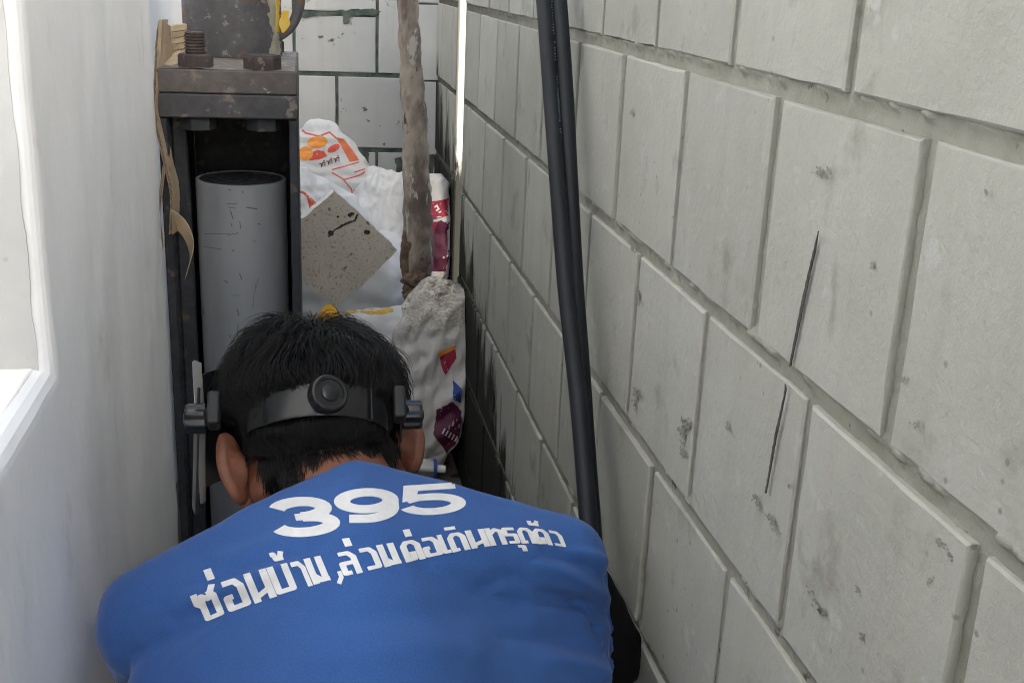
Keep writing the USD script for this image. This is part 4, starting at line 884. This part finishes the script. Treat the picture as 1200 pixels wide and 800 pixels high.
# ------------------------------------------------------------------ face shield with headband
fs = thing('welding_face_shield', 'black headband of a welding face shield worn round the back of the head', 'face shield', loc=bo_)
bx_ = unit(KRp - KLp); bf = np.cross(bn_, bx_)           # band axes: right, forward, up
def band_pts(angs, off, lift_=0.0):
    """Points of the band round the head: cast outward from its middle onto the head."""
    out = []
    for a_ in angs:
        d_ = bx_ * math.cos(a_) + bf * math.sin(a_); o_ = bo_ + bf * -.0 
        loc, ri, fi_ = hm.ray.intersects_location([o_ + d_ * .4], [-d_], multiple_hits=False)
        out.append((o_ + d_ * .085) if len(loc) == 0 else loc[0])
    out = np.array(out); rr = np.linalg.norm(out - bo_, axis=1)
    from scipy.ndimage import gaussian_filter1d
    rr = gaussian_filter1d(rr, 4, mode='nearest')
    return np.array([bo_ + (bx_ * math.cos(a_) + bf * math.sin(a_)) * (r_ + off) + bn_ * lift_ for a_, r_ in zip(angs, rr)])
def strap(angs, off, h, th, lift_=0.0, lean=0.0):
    c = band_pts(angs, off, lift_); n = len(c); o_ = unit(c - bo_); h = np.broadcast_to(h, n)[:, None]
    prof = [(-.5, 0), (-.5, .6), (-.42, 1), (.42, 1), (.5, .6), (.5, 0)]
    V = np.vstack([c + bn_ * (h * a_) + o_ * th * b_ + o_ * (-lean * a_) * h for a_, b_ in prof]); m = len(prof); F = []
    for i in range(n - 1):
        for k in range(m):
            j = (k + 1) % m; F += [[k * n + i, j * n + i + 1, j * n + i], [k * n + i, k * n + i + 1, j * n + i + 1]]
    for i in (0, n - 1):
        for k in range(1, m - 1): F.append([0 * n + i, k * n + i, (k + 1) * n + i] if i == 0 else [i, (k + 1) * n + i, k * n + i])
    t = TM(V, np.array(F)); return t
deg = np.radians
BO = .0055
obj('headband', strap(deg(np.linspace(172, 368, 70)), BO, .029, .0022), M_plastic2, fs, smooth=40)
fa = np.linspace(200, 340, 141); fx = topx(band_pts(deg(fa), BO + .004))[:, 0]
aL, aR = np.interp(299, fx, fa), np.interp(450, fx, fa)
obj('rear_band', strap(deg(np.linspace(aL, aR, 40)), BO + .0024, .0325, .0028, .001), M_plastic, fs, smooth=40)
for a_ in (aL + 3.5, aR - 5): obj('band_ridge', strap(deg(np.linspace(a_, a_ + 1.6, 3)), BO + .0052, .0315, .0012, .001), M_plastic2, fs, smooth=40)
for a_ in (aL - 16,): obj('band_slot', strap(deg(np.linspace(a_, a_ + 11, 8)), BO + .0023, .006, .0008, -.001), M_haircap, fs)
kb = band_pts(deg(np.linspace(270, 276, 12)), BO + .005, .004)[0:1].mean(0)
# place the ratchet knob where the band passes the middle of the head's back
angs_ = deg(np.linspace(250, 300, 51)); cand = band_pts(angs_, BO + .005, .003); ik = np.argmin(np.abs(topx(cand)[:, 0] - 381)); kb = cand[ik]; kax = unit(kb - bo_ - bn_ * .003)
def knob(c, ax, r, h, lobes, depth, rot=0):
    n = 96; th = np.arange(n) * 2 * np.pi / n; ax = unit(ax); a_ = unit(np.cross(ax, bn_)); b_ = np.cross(ax, a_); V, F = [], []
    prof = [(0, 1.0, 1), (h * .82, 1.0, 1), (h * .95, .95, 1), (h, .88, .6), (h * .97, .74, 0), (h * .86, .70, 0), (h * .86, .48, 0), (h * 1.0, .44, 0), (h * 1.10, .30, 0), (h * 1.13, 0.001, 0)]
    for z_, s_, lb in prof:
        rr = r * s_ * (1 - lb * depth * (.5 + .5 * np.cos(lobes * th + rot)))
        V.append(c + ax * z_ + rr[:, None] * (np.cos(th)[:, None] * a_ + np.sin(th)[:, None] * b_))
    V = np.vstack(V)
    for k in range(len(prof) - 1):
        for i in range(n):
            j = (i + 1) % n; F += [[k * n + i, k * n + j, (k + 1) * n + j], [k * n + i, (k + 1) * n + j, (k + 1) * n + i]]
    return TM(V, np.array(F))
obj('ratchet_knob', knob(kb, kax, .0188, .013, 40, .05), M_plastic, fs, smooth=35)
for sd_, (kx, ky) in ((-1, (226, 490)), (1, (486, 486))):
    c_ = at(kx, ky, 1.05); ax_ = bx_ * sd_
    pad = at(251 if sd_ < 0 else 468, 481 if sd_ < 0 else 474, 1.035)
    e_ = np.array([.006, .012, .0165]); 
    pm = rbox(-e_, e_, .003); pm = tri(pm); pm.vertices = pad + pm.vertices @ np.array([bx_, bf, bn_]); obj('pivot_block', pm, M_plastic2, fs, smooth=40)
    obj('side_knob', knob(c_ - ax_ * .012, ax_, .0150, .019, 7, .16), M_plastic, fs, smooth=35)
    obj('pivot_pin', tube([pad, c_ - ax_ * .008], .006, 14), M_plastic, fs, smooth=40)
# the visor in front of the face
vt = []
va = deg(np.linspace(-4, 184, 60)); vh = np.linspace(-1, 1, 12)
vcen = (at(232, 500, 1.06) + at(466, 495, 1.10)) / 2; vr = .5 * np.linalg.norm(at(466, 495, 1.10) - at(232, 500, 1.06))
vx = unit(at(466, 495, 1.10) - at(232, 500, 1.06)); vz_ = unit(hU * .8 + np.array([0, -.25, .75])); vf = unit(np.cross(vz_, vx)); vz_ = np.cross(vx, vf)
for h_ in vh:
    hh_ = np.where(h_ > 0, h_ * .040 * np.ones_like(va) + h_ * .072 * np.exp(-((va - 1.0) / .26) ** 2), h_ * .085)
    vt.append(vcen + vr * np.cos(va)[:, None] * vx + .150 * np.sin(va)[:, None] * vf + hh_[:, None] * vz_)
V = np.vstack(vt); n = len(va); Fv = []
for k in range(len(vh) - 1):
    for i in range(n - 1): Fv += [[k * n + i, k * n + i + 1, (k + 1) * n + i + 1], [k * n + i, (k + 1) * n + i + 1, (k + 1) * n + i]]
Fv = np.array(Fv); vo = normals(TM(V, Fv)); V2 = V + vo * .0022
loop = lambda A_, B_: np.vstack([A_, B_])
bi = np.r_[np.arange(n), (np.arange(1, len(vh)) * n + n - 1), ((len(vh) - 1) * n + np.arange(n - 1)[::-1]), (np.arange(1, len(vh) - 1)[::-1] * n)]
bj = np.roll(bi, -1); m_ = len(V)
vis = TM(np.vstack([V, V2]), np.vstack([Fv[:, ::-1], Fv + m_]))
vc_ = np.abs(((vis.triangles_center - vcen) @ vx - .052)) < .026
crown = vc_ & (((vis.triangles_center - vcen) @ vz_) > .045)
obj('visor', TM(vis.vertices, vis.faces[~crown]), M_plastic, fs, smooth=40)
obj('visor_crown', TM(vis.vertices, vis.faces[crown]), M_visor, fs, smooth=40, label='shiny gold top of the visor')
obj('visor_edge', TM(np.vstack([V, V2]), np.vstack([np.c_[bi, bj, bj + m_], np.c_[bi, bj + m_, bi + m_]])), M_plastic, fs)
q_ = [at(225, 424, 1.055), at(233, 428, 1.07), at(237.5, 500, 1.075), at(238, 590, 1.075), at(234.5, 590, 1.06), at(231, 500, 1.055)]
obj('visor_clip', trimesh.convex.convex_hull(np.vstack([np.array(q_), np.array(q_) + np.array([.002, .006, 0])])), M_white_edge, fs, label='thin pale plate at the left edge of the visor')
